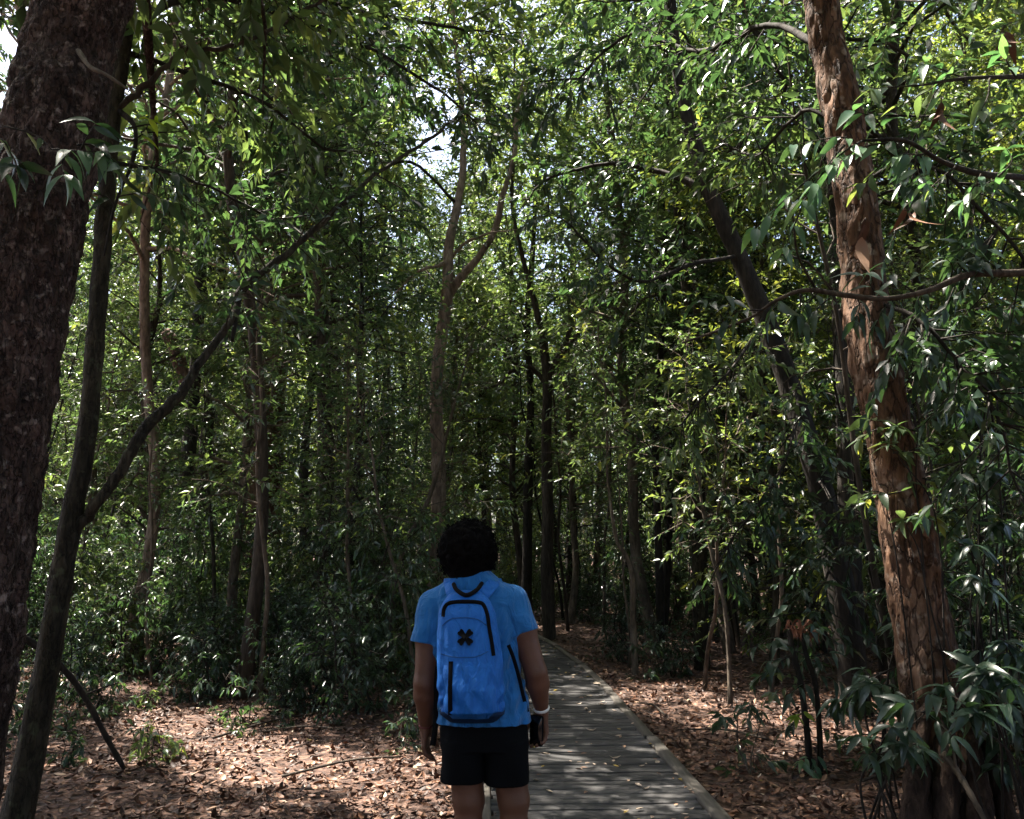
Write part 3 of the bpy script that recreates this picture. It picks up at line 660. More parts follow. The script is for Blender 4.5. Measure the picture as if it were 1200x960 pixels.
bough(t_lean, [(866, 300, 9.0), (810, 310, 8.5), (750, 330, 8.1), (700, 300, 7.8)], .026, M_LEAF_DEEP, 48)
bough(t_lean, [(895, 370, 8.9), (880, 400, 8.3), (850, 440, 7.9), (820, 470, 7.7)], .02, M_LEAF, 44)
bough(t_lean, [(925, 450, 8.8), (935, 480, 8.2), (920, 540, 7.8), (890, 590, 7.6)], .02, M_LEAF_DEEP, 44)
bough(t_lean, [(958, 560, 8.7), (975, 590, 8.0), (985, 640, 7.6), (960, 690, 7.4)], .018, M_LEAF_DEEP, 40)
bough(t_or, [(975, 60, 5.3), (900, 30, 5.9), (820, 60, 6.6), (740, 40, 7.2), (690, 80, 7.6)], .03, M_LEAF_DEEP, 60)
bough(t_or, [(1000, 220, 5.2), (1060, 190, 4.9), (1120, 215, 4.7), (1180, 280, 4.6)], .018, M_LEAF_DEEP, 44)
bough(t_or, [(1014, 350, 5.2), (1070, 370, 4.9), (1120, 420, 4.8), (1160, 470, 4.7)], .016, M_LEAF_DEEP, 40)
bough(t_or, [(990, 150, 5.3), (940, 130, 5.6), (890, 180, 6.0), (850, 170, 6.4)], .016, M_LEAF, 40)
bough(t_fork, [(536, 240, 13.5), (480, 190, 13.0), (420, 210, 12.6), (370, 190, 12.2)], .03, M_LEAF, 40, .13)

# ------------------------------------------------------------------ forest behind and around
rng = np.random.default_rng(77)
def hides_fork(x, y): return y < 13.4 and abs(x+.088*y) < 1.0   # keep the pale forked trunk in the open
def scatter(n, ymin, ymax, half, rmin, fn, tries=60, bias=1.0):
    c = 0
    for _ in range(n*tries):
        if c >= n: break
        y = ymin + (ymax-ymin)*rng.random()**bias; x = rng.uniform(-1, 1)*(y*half+2)
        if not free(x, y, rmin): continue
        if fn(x, y): c += 1; placed.append((x, y, rmin))
    return c
def add_tall(x, y):
    if on_path(x, y, 1.2) or shades_gap(x, y, 6, 16, 1.8): return False
    if y < 40 and -3.0 < x < 5.5: return False            # the opening above the boardwalk
    k = int(rng.integers(5)); plant(KINDS[k], 'forest_tree', ('trunk', 'crown'), x, y, rng.uniform(.8, 1.15), rng, ('deep-set ' if y > 34 else '')+['tall grey tree', 'tall dark tree', 'tall pale-barked tree', 'tall mossy tree', 'tall yellow-green tree'][k]+' '+zone(x, y), 'tree', 'tall trees of the forest'); return True
scatter(52, 15, 60, .74, 1.3, add_tall, bias=1.1)
def add_mid(x, y):
    if on_path(x, y, 1.0) or (y < 11 and x < 1.5) or shades_gap(x, y, 1.5, 8, 1.0): return False
    if hides_fork(x, y): return False
    k = int(rng.integers(4)); plant(MIDK[k], 'young_tree', ('trunk', 'crown'), x, y, rng.uniform(.75, 1.2), rng, far(y)+['grey-barked young tree', 'dark-barked young tree', 'pale-barked young tree', 'mossy young tree'][k]+' '+zone(x, y), 'tree', 'young trees of the thicket'); return True
scatter(200, 10.5, 44, .68, .62, add_mid, bias=1.15)
def add_sap(x, y):
    if on_path(x, y, .5) or ((y < 9 and x < 2.6) if x > 0 else y < 9.2) or (x < 0 and y < 15 and shades_gap(x, y, 1, 5, .45)): return False
    if hides_fork(x, y) and rng.random() < .8: return False
    k = int(rng.integers(4)); e_ = plant(SAPL[k], 'sapling', ('stem', 'foliage'), x, y, rng.uniform(.7, 1.2), rng, far(y)+['thin grey sapling', 'thin pale sapling', 'thin dark sapling', 'thin mossy sapling'][k]+' '+zone(x, y), 'sapling', 'saplings of the thicket'); e_.rotation_euler = (rng.normal(0, .11), rng.normal(0, .11), e_.rotation_euler[2]); return True
scatter(120, 7, 26, .62, .3, add_sap, bias=1.2)
def add_shr(x, y):
    if on_path(x, y, .55): return False
    low = x < 0 and y < (10.8 if x < -2.6 else 11.5) + 1.0*math.sin(x*1.3)
    if low and (y < 8.6 or rng.random() < .35): return False
    if x < 0 and y < 16 and shades_gap(x, y, .2, .9, .1): return False
    if x > 0 and y < 9.5 and x < path_x(y)+1.4+rng.random()*.8: return False
    if x > 0 and x < path_x(y)+1.0: return False
    if x > 0 and y < 7.4 and x < 3.4: return False
    k = int(rng.integers(5)) if not low else (0, 2)[int(rng.integers(2))]; plant(SHRUBS[k], 'shrub', ('stem', 'foliage'), x, y, rng.uniform(.7, 1.2)*(.85 if low else 1), rng, far(y)+['low deep green shrub', 'tall mid-green shrub', 'knee-high deep green shrub', 'head-high dark shrub', 'waist-high mid-green shrub'][k]+' '+zone(x, y), 'shrub', 'shrubs of the undergrowth'); return True
scatter(225, 5.5, 28, .66, .27, add_shr, bias=1.45)
c = 0
for _ in range(900):                                       # thicket on the litter side
    x, y = rng.uniform(-9.5, -.9), rng.uniform(9.6, 16.5)
    if c < 46 and abs(x) < y*.62 and free(x, y, .22) and add_shr(x, y): placed.append((x, y, .22)); c += 1
def add_seed(x, y):
    if on_path(x, y, .5) or shades_gap(x, y, 0, .4, -.25): return False
    if x > 0 and y < 9 and rng.random() < .75: return False
    k = int(rng.integers(3)); plant(SEED[k], 'seedling', ('stem', 'foliage'), x, y, rng.uniform(.7, 1.3), rng, ['tiny leafy seedling', 'small deep green seedling', 'tiny bright green seedling'][k]+' '+zone(x, y), 'seedling', 'seedlings on the forest floor'); return True
scatter(46, 6.2, 13, .6, .16, add_seed)
# trees standing round and behind the camera, whose crowns close the canopy overhead
CANOPY = [(-7.5, 4.5, 0), (-6, -1.5, 3), (6.2, .5, 1), (7.5, 6.5, 4), (-10.5, 9.5, 3), (10.5, 12, 0), (-6.3, 7.6, 1), (4.6, 10.8, 3), (-5.1, 11.6, 1), (-3.6, 19, 0), (3.7, 14.6, 3), (-9, 14, 0), (-2.95, 9.7, 1),
          (4.2, -5, 0), (-3.2, -6.5, 2), (-12, 2, 4), (12, 3, 3), (.8, -9, 1), (-8.5, -7, 0), (8.5, -7.5, 2), (-2.6, -2.2, 3), (3.0, -1.6, 0), (0.4, -5.2, 4), (-5.2, -4.4, 1), (6.8, -3.6, 1)]
for q, (x, y, k) in enumerate(CANOPY):
    z = float(ground_z(x, y)); e = empty('forest_tree', (x, y, z)); sp = tall_spec[k]; r2 = np.random.default_rng(900+q); r0 = sp[2]
    if q < 13: r0 *= .55
    tag(e, ['grey-barked', 'dark-barked', 'pale-barked', 'mossy', 'broad-crowned grey'][k]+' tall tree whose crown closes the canopy over the boardwalk', 'tree', 'canopy trees round the boardwalk'); placed.append((x, y, .4))
    if q < 13:
        mb, acc = gen_tree(r2, sway_path(r2, sp[1], 8, .85, .04), [r0*1.5, r0*1.05, r0, r0*.92, r0*.8, r0*.62, r0*.4, r0*.12], .36, 3.9, 56, 12, 16, .20 if q < 6 else .17)
        off = np.array((x, y, z)); acc = [(a[0][m_], a[1][m_], a[2][m_], a[3][m_]) for a in acc for m_ in (~in_gap(a[0]+off),) if m_.any()]
        obj('trunk', mb.mesh('trunk', (M_BARK, M_BARK_MOSS, M_BARK_FORK)[q % 3], True), e); obj('crown', leaf_mesh(r2, acc, sp[10]), e)
    else: obj('trunk', KINDS[k][0], e); obj('crown', KINDS[k][1], e)
for q in range(46):
    x = rng.uniform(-11, 11); y = rng.uniform(-13, 2.2)
    if abs(x-path_x(y)+.7) < 2.0 or not free(x, y, .5) or (y > -1 and abs(x) < 3.2): continue
    k = int(rng.integers(4)); plant(MIDK[k], 'young_tree', ('trunk', 'crown'), x, y, rng.uniform(.8, 1.1), rng, ['grey', 'dark', 'pale', 'mossy'][k]+' young tree lining the boardwalk before the plated tree', 'tree', 'young trees before the bend'); placed.append((x, y, .5))
# far wood, one mass of foliage
N = 60000
a_ = rng.uniform(-.95, .95, N); r_ = rng.uniform(60, 95, N); x, y = r_*np.sin(a_), r_*np.cos(a_)
top = 20 + 5*np.sin(a_*23) + 3*np.sin(a_*57+1)
z = rng.random(N)**.85*top
keep = (noise_v := np.sin(x*.5+z*.7)+np.sin(y*.43-z*.55)+np.sin(x*.21+y*.3)+rng.normal(0, .5, N)) > -.9
B = np.stack([x, y, z], -1)[keep]; n = len(B)
V, Q, T = leaves_geo(B, rng.normal(0, 1, (n, 3))+(0, 0, -.4), rng.normal(0, .7, (n, 3))+(0, -.4, 1), rng.uniform(.5, .95, n), rng.uniform(.22, .42, n), .15)
o = obj('far_wood', make_mesh('far_wood', V, [T], M_LEAF, False, np.tile(rng.random(n), 2))); tag(o, 'distant wall of green forest foliage behind all the trunks', 'woodland', kind='stuff')

# ------------------------------------------------------------------ near sprays of leaves, one by one
def leaf_variants(mat, Lr, ratio, droop, n=5, seed=0):
    out = []
    for k in range(n):
        r_ = np.random.default_rng(seed+k); L = r_.uniform(*Lr)
        V, Q, T = leaves_geo(np.zeros((1, 3)), np.array([[1., 0, 0]]), np.array([[0, r_.normal(0, .1), 1.]]), np.array([L]), np.array([L*ratio*r_.uniform(.85, 1.15)]), droop*r_.uniform(.3, 1.6), .3, True)
        out.append(make_mesh('leaf', V, [Q], mat, True, np.full(len(Q), r_.random())))
    return out
def aim(d, up, rng):
    x = norm(d); z = norm(up - x*np.dot(up, x)); y = np.cross(z, x)
    from mathutils import Matrix
    return Matrix(((x[0], y[0], z[0]), (x[1], y[1], z[1]), (x[2], y[2], z[2]))).to_euler()
def leafy_twig(parent, a, b, n, lv, rng, bark, r=.004, droop=.35, spread=.8, off=(0, 0, 0), whorl=0, sag=0.0):
    """a twig with single leaves along it (and a whorl at its end)"""
    a, b = np.array(a), np.array(b); off = np.array(off)
    mid = (a+b)/2 + np.array((0, 0, .04))*np.linalg.norm(b-a) + rng.normal(0, .02, 3)
    pts = smooth_path(np.array([a, mid, b]), 5); mb = MB(); mb.add(*tube(pts-off, np.linspace(r*1.5, r*.5, len(pts)), 6))
    tw = obj('twig', mb.mesh('twig', bark, True), parent)
    d = norm(b-a); side = norm(np.cross(d, (0, 0, 1.)))
    for k in range(n+whorl):
        if k < n:
            t = .18+.8*(k+rng.random()*.6)/n; sg = 1 if k % 2 else -1
            dv = d*(.35+.5*t) + side*sg*spread*(1.1-.5*t) + rng.normal(0, .2, 3) + np.array((0, 0, -droop*rng.uniform(.4, 1.4)))
        else:
            t = .98; an = 6.28*(k-n)/max(1, whorl)
            dv = d*.55 + side*math.cos(an) + np.cross(side, d)*math.sin(an)*.6 + np.array((0, 0, -droop)) + rng.normal(0, .12, 3)
        p = pts[min(len(pts)-1, int(t*(len(pts)-1)+.5))]
        obj('leaf', lv[rng.integers(len(lv))], tw, p-off, aim(dv, np.array((0, -.25, 1.))+rng.normal(0, .35, 3), rng), rng.uniform(.7, 1.15))
    return tw
rng = np.random.default_rng(9)
LV_NEAR = leaf_variants(M_LEAF_NEAR, (.10, .15), .30, .3, 6, 300)
LV_DEEP = leaf_variants(M_LEAF_DEEP, (.11, .17), .30, .35, 6, 320)
LV_LIME = leaf_variants(M_LEAF_LIME, (.09, .13), .30, .2, 4, 340)
LV_MID = leaf_variants(M_LEAF, (.09, .13), .32, .25, 5, 360)
# tree standing just outside on the kerb side; its boughs reach across the orange trunk
t_side, _ = hero('broadleaf_tree', 'tree beyond the orange trunk whose leafy grey-green boughs hang across it', [(1345, 1000, 4.6), (1335, 700, 4.6), (1322, 400, 4.6), (1310, 150, 4.6), (1300, 0, 4.6)], [.26, .23, .21, .19, .17], M_BARK_MOSS, 51, 5, (0, 0), (2.2, 24, 8, 13, .11), M_LEAF_DEEP)
loc = np.array(t_side.location)
def side_branch(pts, r0, r1, bark): return adopt(t_side, branch(t_side, pts, r0, r1, bark, 'bough', 10, 6, .1))
side_branch([(1318, 300, 4.6), (1250, 316, 4.4), (1190, 320, 4.3), (1135, 322, 4.25), (1090, 340, 4.2), (1040, 350, 4.2), (990, 346, 4.2), (945, 340, 4.25), (910, 352, 4.3), (880, 372, 4.4), (840, 388, 4.6), (800, 402, 4.8)], .022, .006, M_BARK)
side_branch([(1316, 230, 4.6), (1250, 214, 4.2), (1200, 208, 3.9), (1150, 204, 3.7), (1105, 190, 3.6), (1060, 165, 3.55), (1010, 165, 3.5)], .022, .006, M_BARK_DARK)
side_branch([(1312, 100, 4.6), (1250, 88, 4.1), (1190, 90, 3.8), (1130, 92, 3.6), (1080, 100, 3.5)], .018, .005, M_BARK_MOSS)
side_branch([(955, 337, 4.25), (935, 300, 4.1), (930, 260, 4.0), (925, 225, 3.9)], .007, .003, M_BARK_MOSS)
Zs = 3.6
for (ax, ay, bx, by, n, wh) in [(1105, 190, 1050, 185, 5, 3), (1085, 180, 1010, 215, 5, 4), (1060, 165, 975, 195, 7, 4), (1040, 165, 1000, 130, 4, 3), (1010, 165, 940, 235, 7, 4), (990, 170, 955, 215, 4, 3), (1075, 175, 1085, 215, 3, 3), (960, 200, 885, 268, 6, 4),
                               (1130, 92, 1085, 75, 4, 3), (1105, 95, 1060, 120, 5, 3), (1160, 92, 1150, 130, 3, 3), (1190, 90, 1175, 60, 4, 2), (1150, 204, 1130, 235, 3, 3), (1080, 100, 1020, 105, 5, 3), (1000, 165, 930, 170, 5, 2), (945, 230, 920, 290, 4, 3), (1170, 207, 1180, 175, 3, 3), (1120, 195, 1075, 235, 3, 2)]:
    leafy_twig(t_side, P(ax, ay, Zs), P(bx, by, Zs-.05+rng.normal(0, .08)), n, LV_NEAR if rng.random() < .75 else LV_MID, rng, M_BARK_MOSS, .0035, .4, .8, loc, wh)
for k in range(16):                                        # looser leaves along the lower bough
    ax = 850+k*22; ay = np.interp(ax, [840, 945, 1040, 1135, 1200], [388, 340, 350, 322, 320])
    leafy_twig(t_side, P(ax, ay, 4.3), P(ax-30+rng.normal(0, 18), ay+rng.choice((-1, 1))*rng.uniform(18, 42), 4.25), 4, LV_DEEP, rng, M_BARK_DARK, .003, .4, .8, loc, 2)
for (px, py) in [(1170, 45), (1103, 122), (1072, 240), (1010, 270)]:   # hanging dead leaves
    lv = LV_DEAD = globals().get('LV_DEAD') or leaf_variants(M_LITTER, (.09, .13), .38, .6, 4, 380)
    a = P(px, py-8, 3.75); leafy_twig(t_side, a, P(px, py+8, 3.75), 2, lv, rng, M_BARK, .002, 1.6, .3, loc, 1)
# leafy shoot on the big plated trunk
locb = np.array(t_big.location)
for (ax, ay, bx, by, n, wh, lv) in [(5, 148, 60, 175, 2, 0, LV_MID), (60, 175, 120, 178, 6, 4, LV_NEAR), (90, 170, 140, 195, 5, 3, LV_DEEP), (80, 178, 75, 205, 3, 3, LV_NEAR), (-10, 160, 15, 185, 3, 3, LV_DEEP), (95, 175, 112, 145, 3, 2, LV_DEEP), (-5, 200, 20, 195, 2, 3, LV_DEEP)]:
    leafy_twig(t_big, P(ax, ay, 3.25), P(bx, by, 3.2), n, lv, rng, M_BARK_DARK, .003, .35, .8, locb, wh)
adopt(t_big, branch(t_big, [(92, 60, 3.5), (105, 78, 3.35), (125, 88, 3.3), (150, 105, 3.3)], .012, .005, M_BARK_PALE))
locm = np.array(t_moss.location)
for (ax, ay, bx, by, n, wh, lv) in [(150, 150, 215, 125, 5, 5, LV_LIME), (155, 165, 175, 140, 3, 4, LV_LIME), (165, 155, 225, 150, 5, 4, LV_MID), (150, 190, 205, 205, 6, 3, LV_DEEP), (140, 230, 195, 235, 6, 3, LV_DEEP), (135, 240, 95, 225, 5, 3, LV_DEEP)]:
    leafy_twig(t_moss, P(ax, ay, 4.95), P(bx, by, 4.85), n, lv, rng, M_BARK_DARK, .004, .3, .8, locm, wh)
# large-leaved plants by the orange tree's foot
def big_leaf_plant(label, root, tips, lv, n, wh, bark=M_BARK_DARK, name='broadleaf_plant', r=.008):
    x, y = root; z = float(ground_z(x, y)); e = empty(name, (x, y, z)); tag(e, label, 'plant')
    off = np.array((x, y, z)); placed.append((x, y, .2))
    for t in tips:
        t = np.array(t); m_ = np.array((x*.7+t[0]*.3, y*.7+t[1]*.3, t[2]*.75)); 
        pts = smooth_path(np.array([(x+rng.normal(0, .13), y+rng.normal(0, .13), z-.1), m_+rng.normal(0, .06, 3), t]), 6); mb = MB(); mb.add(*tube(pts-off, np.linspace(r, r*.45, len(pts)), 6))
        obj('stem', mb.mesh('stem', bark, True), e)
        for q in range(3):
            d = norm(np.array((rng.normal(), rng.normal()-.3, rng.normal(0, .25)))); leafy_twig(e, t-d*.02, t+d*rng.uniform(.08, .2), n, lv, rng, bark, .003, .3, .9, off, wh)
p_ = lambda px, py, Z: P(px, py, Z)
big_leaf_plant('dark long-leaved plant spreading in front of the orange tree\'s foot', (2.62, 4.7), [p_(1130, 800, 4.5), p_(1165, 785, 4.5), p_(1190, 770, 4.6), p_(1100, 825, 4.45), p_(1150, 830, 4.4), p_(1195, 805, 4.4), p_(1175, 750, 4.7)], LV_DEEP, 4, 5)
big_leaf_plant('long-leaved plant brushing the orange trunk beside the withered sapling', (2.25, 5.4), [p_(1030, 790, 5.3), p_(1060, 775, 5.3), p_(1005, 815, 5.3), p_(1045, 815, 5.2), p_(1075, 735, 5.4)], LV_DEEP, 4, 5)
big_leaf_plant('tall leafy plant climbing in front of the orange trunk', (2.4, 5.0), [p_(1050, 530, 4.95), p_(1075, 505, 5.0), p_(1035, 580, 4.95), p_(1085, 560, 5.0), p_(1060, 610, 4.95), p_(1105, 520, 5.1), p_(1040, 500, 5.0)], LV_MID, 4, 4, r=.006)
big_leaf_plant('tall dark plant leaning past the orange trunk', (3.0, 5.6), [p_(1120, 430, 5.6), p_(1150, 480, 5.5), p_(1095, 380, 5.6), p_(1140, 560, 5.5), p_(1170, 420, 5.6), p_(1175, 620, 5.5), p_(1130, 640, 5.5), p_(1105, 690, 5.5), p_(1160, 690, 5.4), p_(1195, 540, 5.5), p_(1185, 360, 5.6)], LV_DEEP, 5, 4, r=.008)
big_leaf_plant('dark low plant crowding the litter side of the orange tree\'s foot', (2.0, 4.95), [p_(1050, 850, 4.8), p_(1075, 870, 4.75), p_(1035, 885, 4.8), p_(1085, 835, 4.8)], LV_DEEP, 4, 4)
big_leaf_plant('dark low plant behind the propped stick', (2.75, 5.25), [p_(1175, 860, 5.0), p_(1190, 900, 4.95), p_(1160, 835, 5.05), p_(1195, 850, 4.9)], LV_DEEP, 4, 4)
# dark double stub with a burst of dead orange leaves
sx, sy = G(952, 900)[:2]; sz = float(ground_z(sx, sy))
st = empty('withered_sapling', (sx, sy, sz)); tag(st, 'slender dark forked sapling topped by withered orange-brown leaves', 'stump'); off = np.array((sx, sy, sz)); Zs = sy; placed.append((sx, sy, .3))
for pts, r in (([(950, 915), (946, 860), (938, 800), (928, 760), (926, 738)], .026), ([(962, 915), (960, 850), (955, 800), (944, 765), (940, 742)], .022)):
    mb = MB(); tp = smooth_path(np.array([P(a, b_, Zs) for a, b_ in pts]), 6)-off; mb.add(*tube(tp, np.linspace(r, r*.75, len(tp))*(1+.07*np.sin(np.arange(len(tp))*1.7)), 10)); obj('stem', mb.mesh('stem', M_BARK_DARK, True), st)
m, nt, b, lk = mat_new('withered_orange'); b.inputs['Base Color'].default_value = (.20, .068, .03, 1); b.inputs['Roughness'].default_value = .7; M_ORANGE = m
lvo = leaf_variants(M_ORANGE, (.05, .08), .38, .7, 4, 390)
for k in range(9): leafy_twig(st, P(930+k*2.5, 738+(k % 2)*6, Zs-.02), P(924+k*4, 726+(k % 3)*7, Zs-.06+.03*(k % 3)), 3, lvo, rng, M_BARK_DARK, .003, .9, .9, off, 3)
for (ax, ay, bx, by, lv) in ((938, 800, 905, 812, LV_MID), (940, 795, 912, 790, LV_MID), (945, 830, 932, 838, LV_LIME), (955, 890, 938, 892, LV_NEAR), (958, 880, 950, 905, LV_NEAR), (928, 770, 900, 775, LV_DEEP), (930, 760, 908, 748, LV_DEEP), (944, 770, 975, 765, LV_DEEP), (948, 790, 985, 800, LV_DEEP), (955, 820, 985, 832, LV_DEEP), (950, 800, 925, 815, LV_DEEP), (958, 850, 985, 862, LV_MID), (950, 850, 922, 856, LV_DEEP), (940, 745, 962, 735, LV_DEEP)):
    leafy_twig(st, P(ax, ay, Zs), P(bx, by, Zs-.1), 5, lv, rng, M_BARK_DARK, .003, .3, .8, off, 2)
# dead sticks
def stick(label, pts, r0, r1, bark, prongs=()):
    W = np.array(pts); e = empty('dead_branch', tuple(W[0])); tag(e, label, 'branch')
    tp = smooth_path(W-W[0], 6); mb = MB(); mb.add(*tube(tp, np.linspace(r0, r1, len(tp))*(1+.12*np.sin(np.arange(len(tp))*2.1)), 9)); obj('stick', mb.mesh('stick', bark, True), e)
    for a, c, r in prongs:
        mb = MB(); mb.add(*tube(np.array([a, (np.array(a)+c)/2+(.01, 0, .01), c])-W[0], np.array((r, r*.8, r*.4)), 6)); obj('side_twig', mb.mesh('side_twig', bark, True), e)
e0 = P(1160, 972, 4.55); e0[2] = max(e0[2], -.02)
stick('broken pale stick propped against the orange tree\'s foot', [e0, P(1140, 935, 4.6), P(1122, 905, 4.7), P(1104, 882, 4.75)], .012, .02, M_BARK_PALE, [(P(1120, 900, 4.7), P(1112, 872, 4.72), .008)])
g1 = G(152, 908)
stick('bare dark branch slanting down to the litter past the mossy tree', [g1+(0, 0, -.02), P(128, 870, g1[1]-.1), P(98, 815, g1[1]-.25), P(70, 780, g1[1]-.4), P(20, 742, g1[1]-.6), P(-30, 725, g1[1]-.8)], .018, .026, M_BARK_DARK, [(P(70, 780, g1[1]-.4), P(62, 755, g1[1]-.5), .01), (P(98, 815, g1[1]-.25), P(140, 800, g1[1]-.2), .007)])
for k, (px, py, ln, yw) in enumerate([(330, 905, .9, .3), (900, 870, .8, 2.6), (1010, 912, .7, .2), (250, 860, 1.1, .9), (780, 840, .6, 1.9), (400, 860, .8, 2.9)]):
    a = G(px, py); a[2] = ground_z(a[0], a[1])+.03; dd = np.array((math.cos(yw), math.sin(yw), 0))*ln; q = a+dd; q[2] = ground_z(q[0], q[1])+.04
    stick('fallen twig lying in the leaf litter', [a, (a+q)/2+(.03, .04, .03), q], .011, .006, M_BARK)
    bpy.data.objects[-1] if False else None
for o in COL.objects:
    if o.get('label') == 'fallen twig lying in the leaf litter': o['group'] = 'fallen twigs'; o.name = 'fallen_twig'

# ------------------------------------------------------------------ walker: distance-field modelling, one continuous skin
class Field:
    def __init__(s, lo, hi, h):
        s.lo, s.h = np.array(lo, float), h; s.n = np.ceil((np.array(hi)-s.lo)/h).astype(int)+1
        s.d = np.full(s.n, 1.0, np.float32)
    def grid(s, lo, hi):
        a = np.clip(np.floor((lo-s.lo)/s.h).astype(int), 0, s.n); b_ = np.clip(np.ceil((hi-s.lo)/s.h).astype(int)+1, 0, s.n)
        sl = tuple(slice(x, y) for x, y in zip(a, b_))
        ax = [s.lo[k]+s.h*np.arange(a[k], b_[k]) for k in range(3)]
        return sl, np.meshgrid(*ax, indexing='ij')
    def merge(s, sl, d, k):
        o = s.d[sl]
        if k > 0:
            t = np.clip(.5+.5*(o-d)/k, 0, 1); s.d[sl] = o*(1-t)+d*t - k*t*(1-t)
        else: s.d[sl] = np.minimum(o, d)
    def cone(s, a, b, ra, rb, k=.02, sy=1.0):
        a, b = np.array(a, float), np.array(b, float); R = max(ra, rb)+k*1.5+.03
        sl, (x, y, z) = s.grid(np.minimum(a, b)-R, np.maximum(a, b)+R)
        ba = b-a; L2 = max(ba@ba, 1e-9); px, py, pz = x-a[0], y-a[1], z-a[2]
        t = np.clip((px*ba[0]+py*ba[1]+pz*ba[2])/L2, 0, 1)
        d = np.sqrt((px-t*ba[0])**2 + ((py-t*ba[1])/sy)**2 + (pz-t*ba[2])**2) - (ra+(rb-ra)*t)
        s.merge(sl, d, k)
    def ell(s, c, r, k=.02):
        c, r = np.array(c, float), np.array(r, float); R = r+k*1.5+.03
        sl, (x, y, z) = s.grid(c-R, c+R)
        q = np.sqrt(((x-c[0])/r[0])**2+((y-c[1])/r[1])**2+((z-c[2])/r[2])**2)
        s.merge(sl, (q-1)*r.min(), k)
    def loft(s, secs, k=.02, p=2.5, zlo=None, zhi=None, fold=None, soft=True):
        """secs: (z, cx, cy, rx, ry) rising in z"""
        S = np.array(secs, float); lo = np.array(((S[:, 1]-S[:, 3]).min(), (S[:, 2]-S[:, 4]).min(), S[0, 0]))-.06; hi = np.array(((S[:, 1]+S[:, 3]).max(), (S[:, 2]+S[:, 4]).max(), S[-1, 0]))+.06
        sl, (x, y, z) = s.grid(lo, hi)
        zz = z[0, 0]; f = [np.interp(zz, S[:, 0], S[:, j])[None, None] for j in range(1, 5)]
        q = (np.abs((x-f[0])/f[2])**p + np.abs((y-f[1])/f[3])**p)**(1/p)
        d = (q-1)*np.minimum(f[2], f[3])
        if fold is not None: d = d+fold(x, y, z)
        d = np.maximum(d, np.maximum(S[0, 0]-z, z-S[-1, 0]))
        s.merge(sl, d, k)
    def cut(s, p, n):
        """removes what lies beyond the plane through p along n"""
        p, n = np.array(p, float), norm(n); _, (x, y, z) = s.grid(s.lo, s.lo+s.h*s.n)
        s.d = np.maximum(s.d, ((x-p[0])*n[0]+(y-p[1])*n[1]+(z-p[2])*n[2])[:s.n[0], :s.n[1], :s.n[2]].astype(np.float32))
    def surface(s):
        d = s.d; ins = d < 0; n = d.shape
        cnt = np.zeros([k-1 for k in n], np.float32); acc = np.zeros([k-1 for k in n]+[3], np.float32)
        corners = [(i, j, k) for i in (0, 1) for j in (0, 1) for k in (0, 1)]
        vw = lambda A, c: A[c[0]:n[0]-1+c[0], c[1]:n[1]-1+c[1], c[2]:n[2]-1+c[2]]
        for c in corners:
            for ax in range(3):
                if c[ax]: continue
                e = list(c); e[ax] = 1; d0, d1 = vw(d, c), vw(d, e)
                m_ = (d0 < 0) != (d1 < 0)
                t = np.where(m_, d0/np.where(m_, d0-d1, 1), 0)
                for j in range(3): acc[..., j] += m_*(c[j] + (t if j == ax else 0))
                cnt += m_
        act = cnt > 0; idx = np.full(act.shape, -1, np.int64); idx[act] = np.arange(act.sum())
        pos = np.argwhere(act) + acc[act]/cnt[act][:, None]
        V = s.lo + pos*s.h; Qs = []
        for ax in range(3):
            a0 = [slice(1, n[k]-1) for k in range(3)]; a0[ax] = slice(0, n[ax]-1); a1 = list(a0); a1[ax] = slice(1, n[ax])
            i0, i1 = ins[tuple(a0)], ins[tuple(a1)]; e = np.argwhere(i0 != i1)
            if not len(e): continue
            flip = i0[tuple(e.T)]; base = e + np.array([0 if k == ax else 1 for k in range(3)])
            u, v = (ax+1) % 3, (ax+2) % 3; q = []
            for du, dv in ((-1, -1), (0, -1), (0, 0), (-1, 0)):
                c = base.copy(); c[:, u] += du; c[:, v] += dv; q.append(idx[tuple(c.T)])
            q = np.stack(q, -1); q[~flip] = q[~flip][:, ::-1]; Qs.append(q)
        Q = np.concatenate(Qs); return V, Q[(Q >= 0).all(1)]

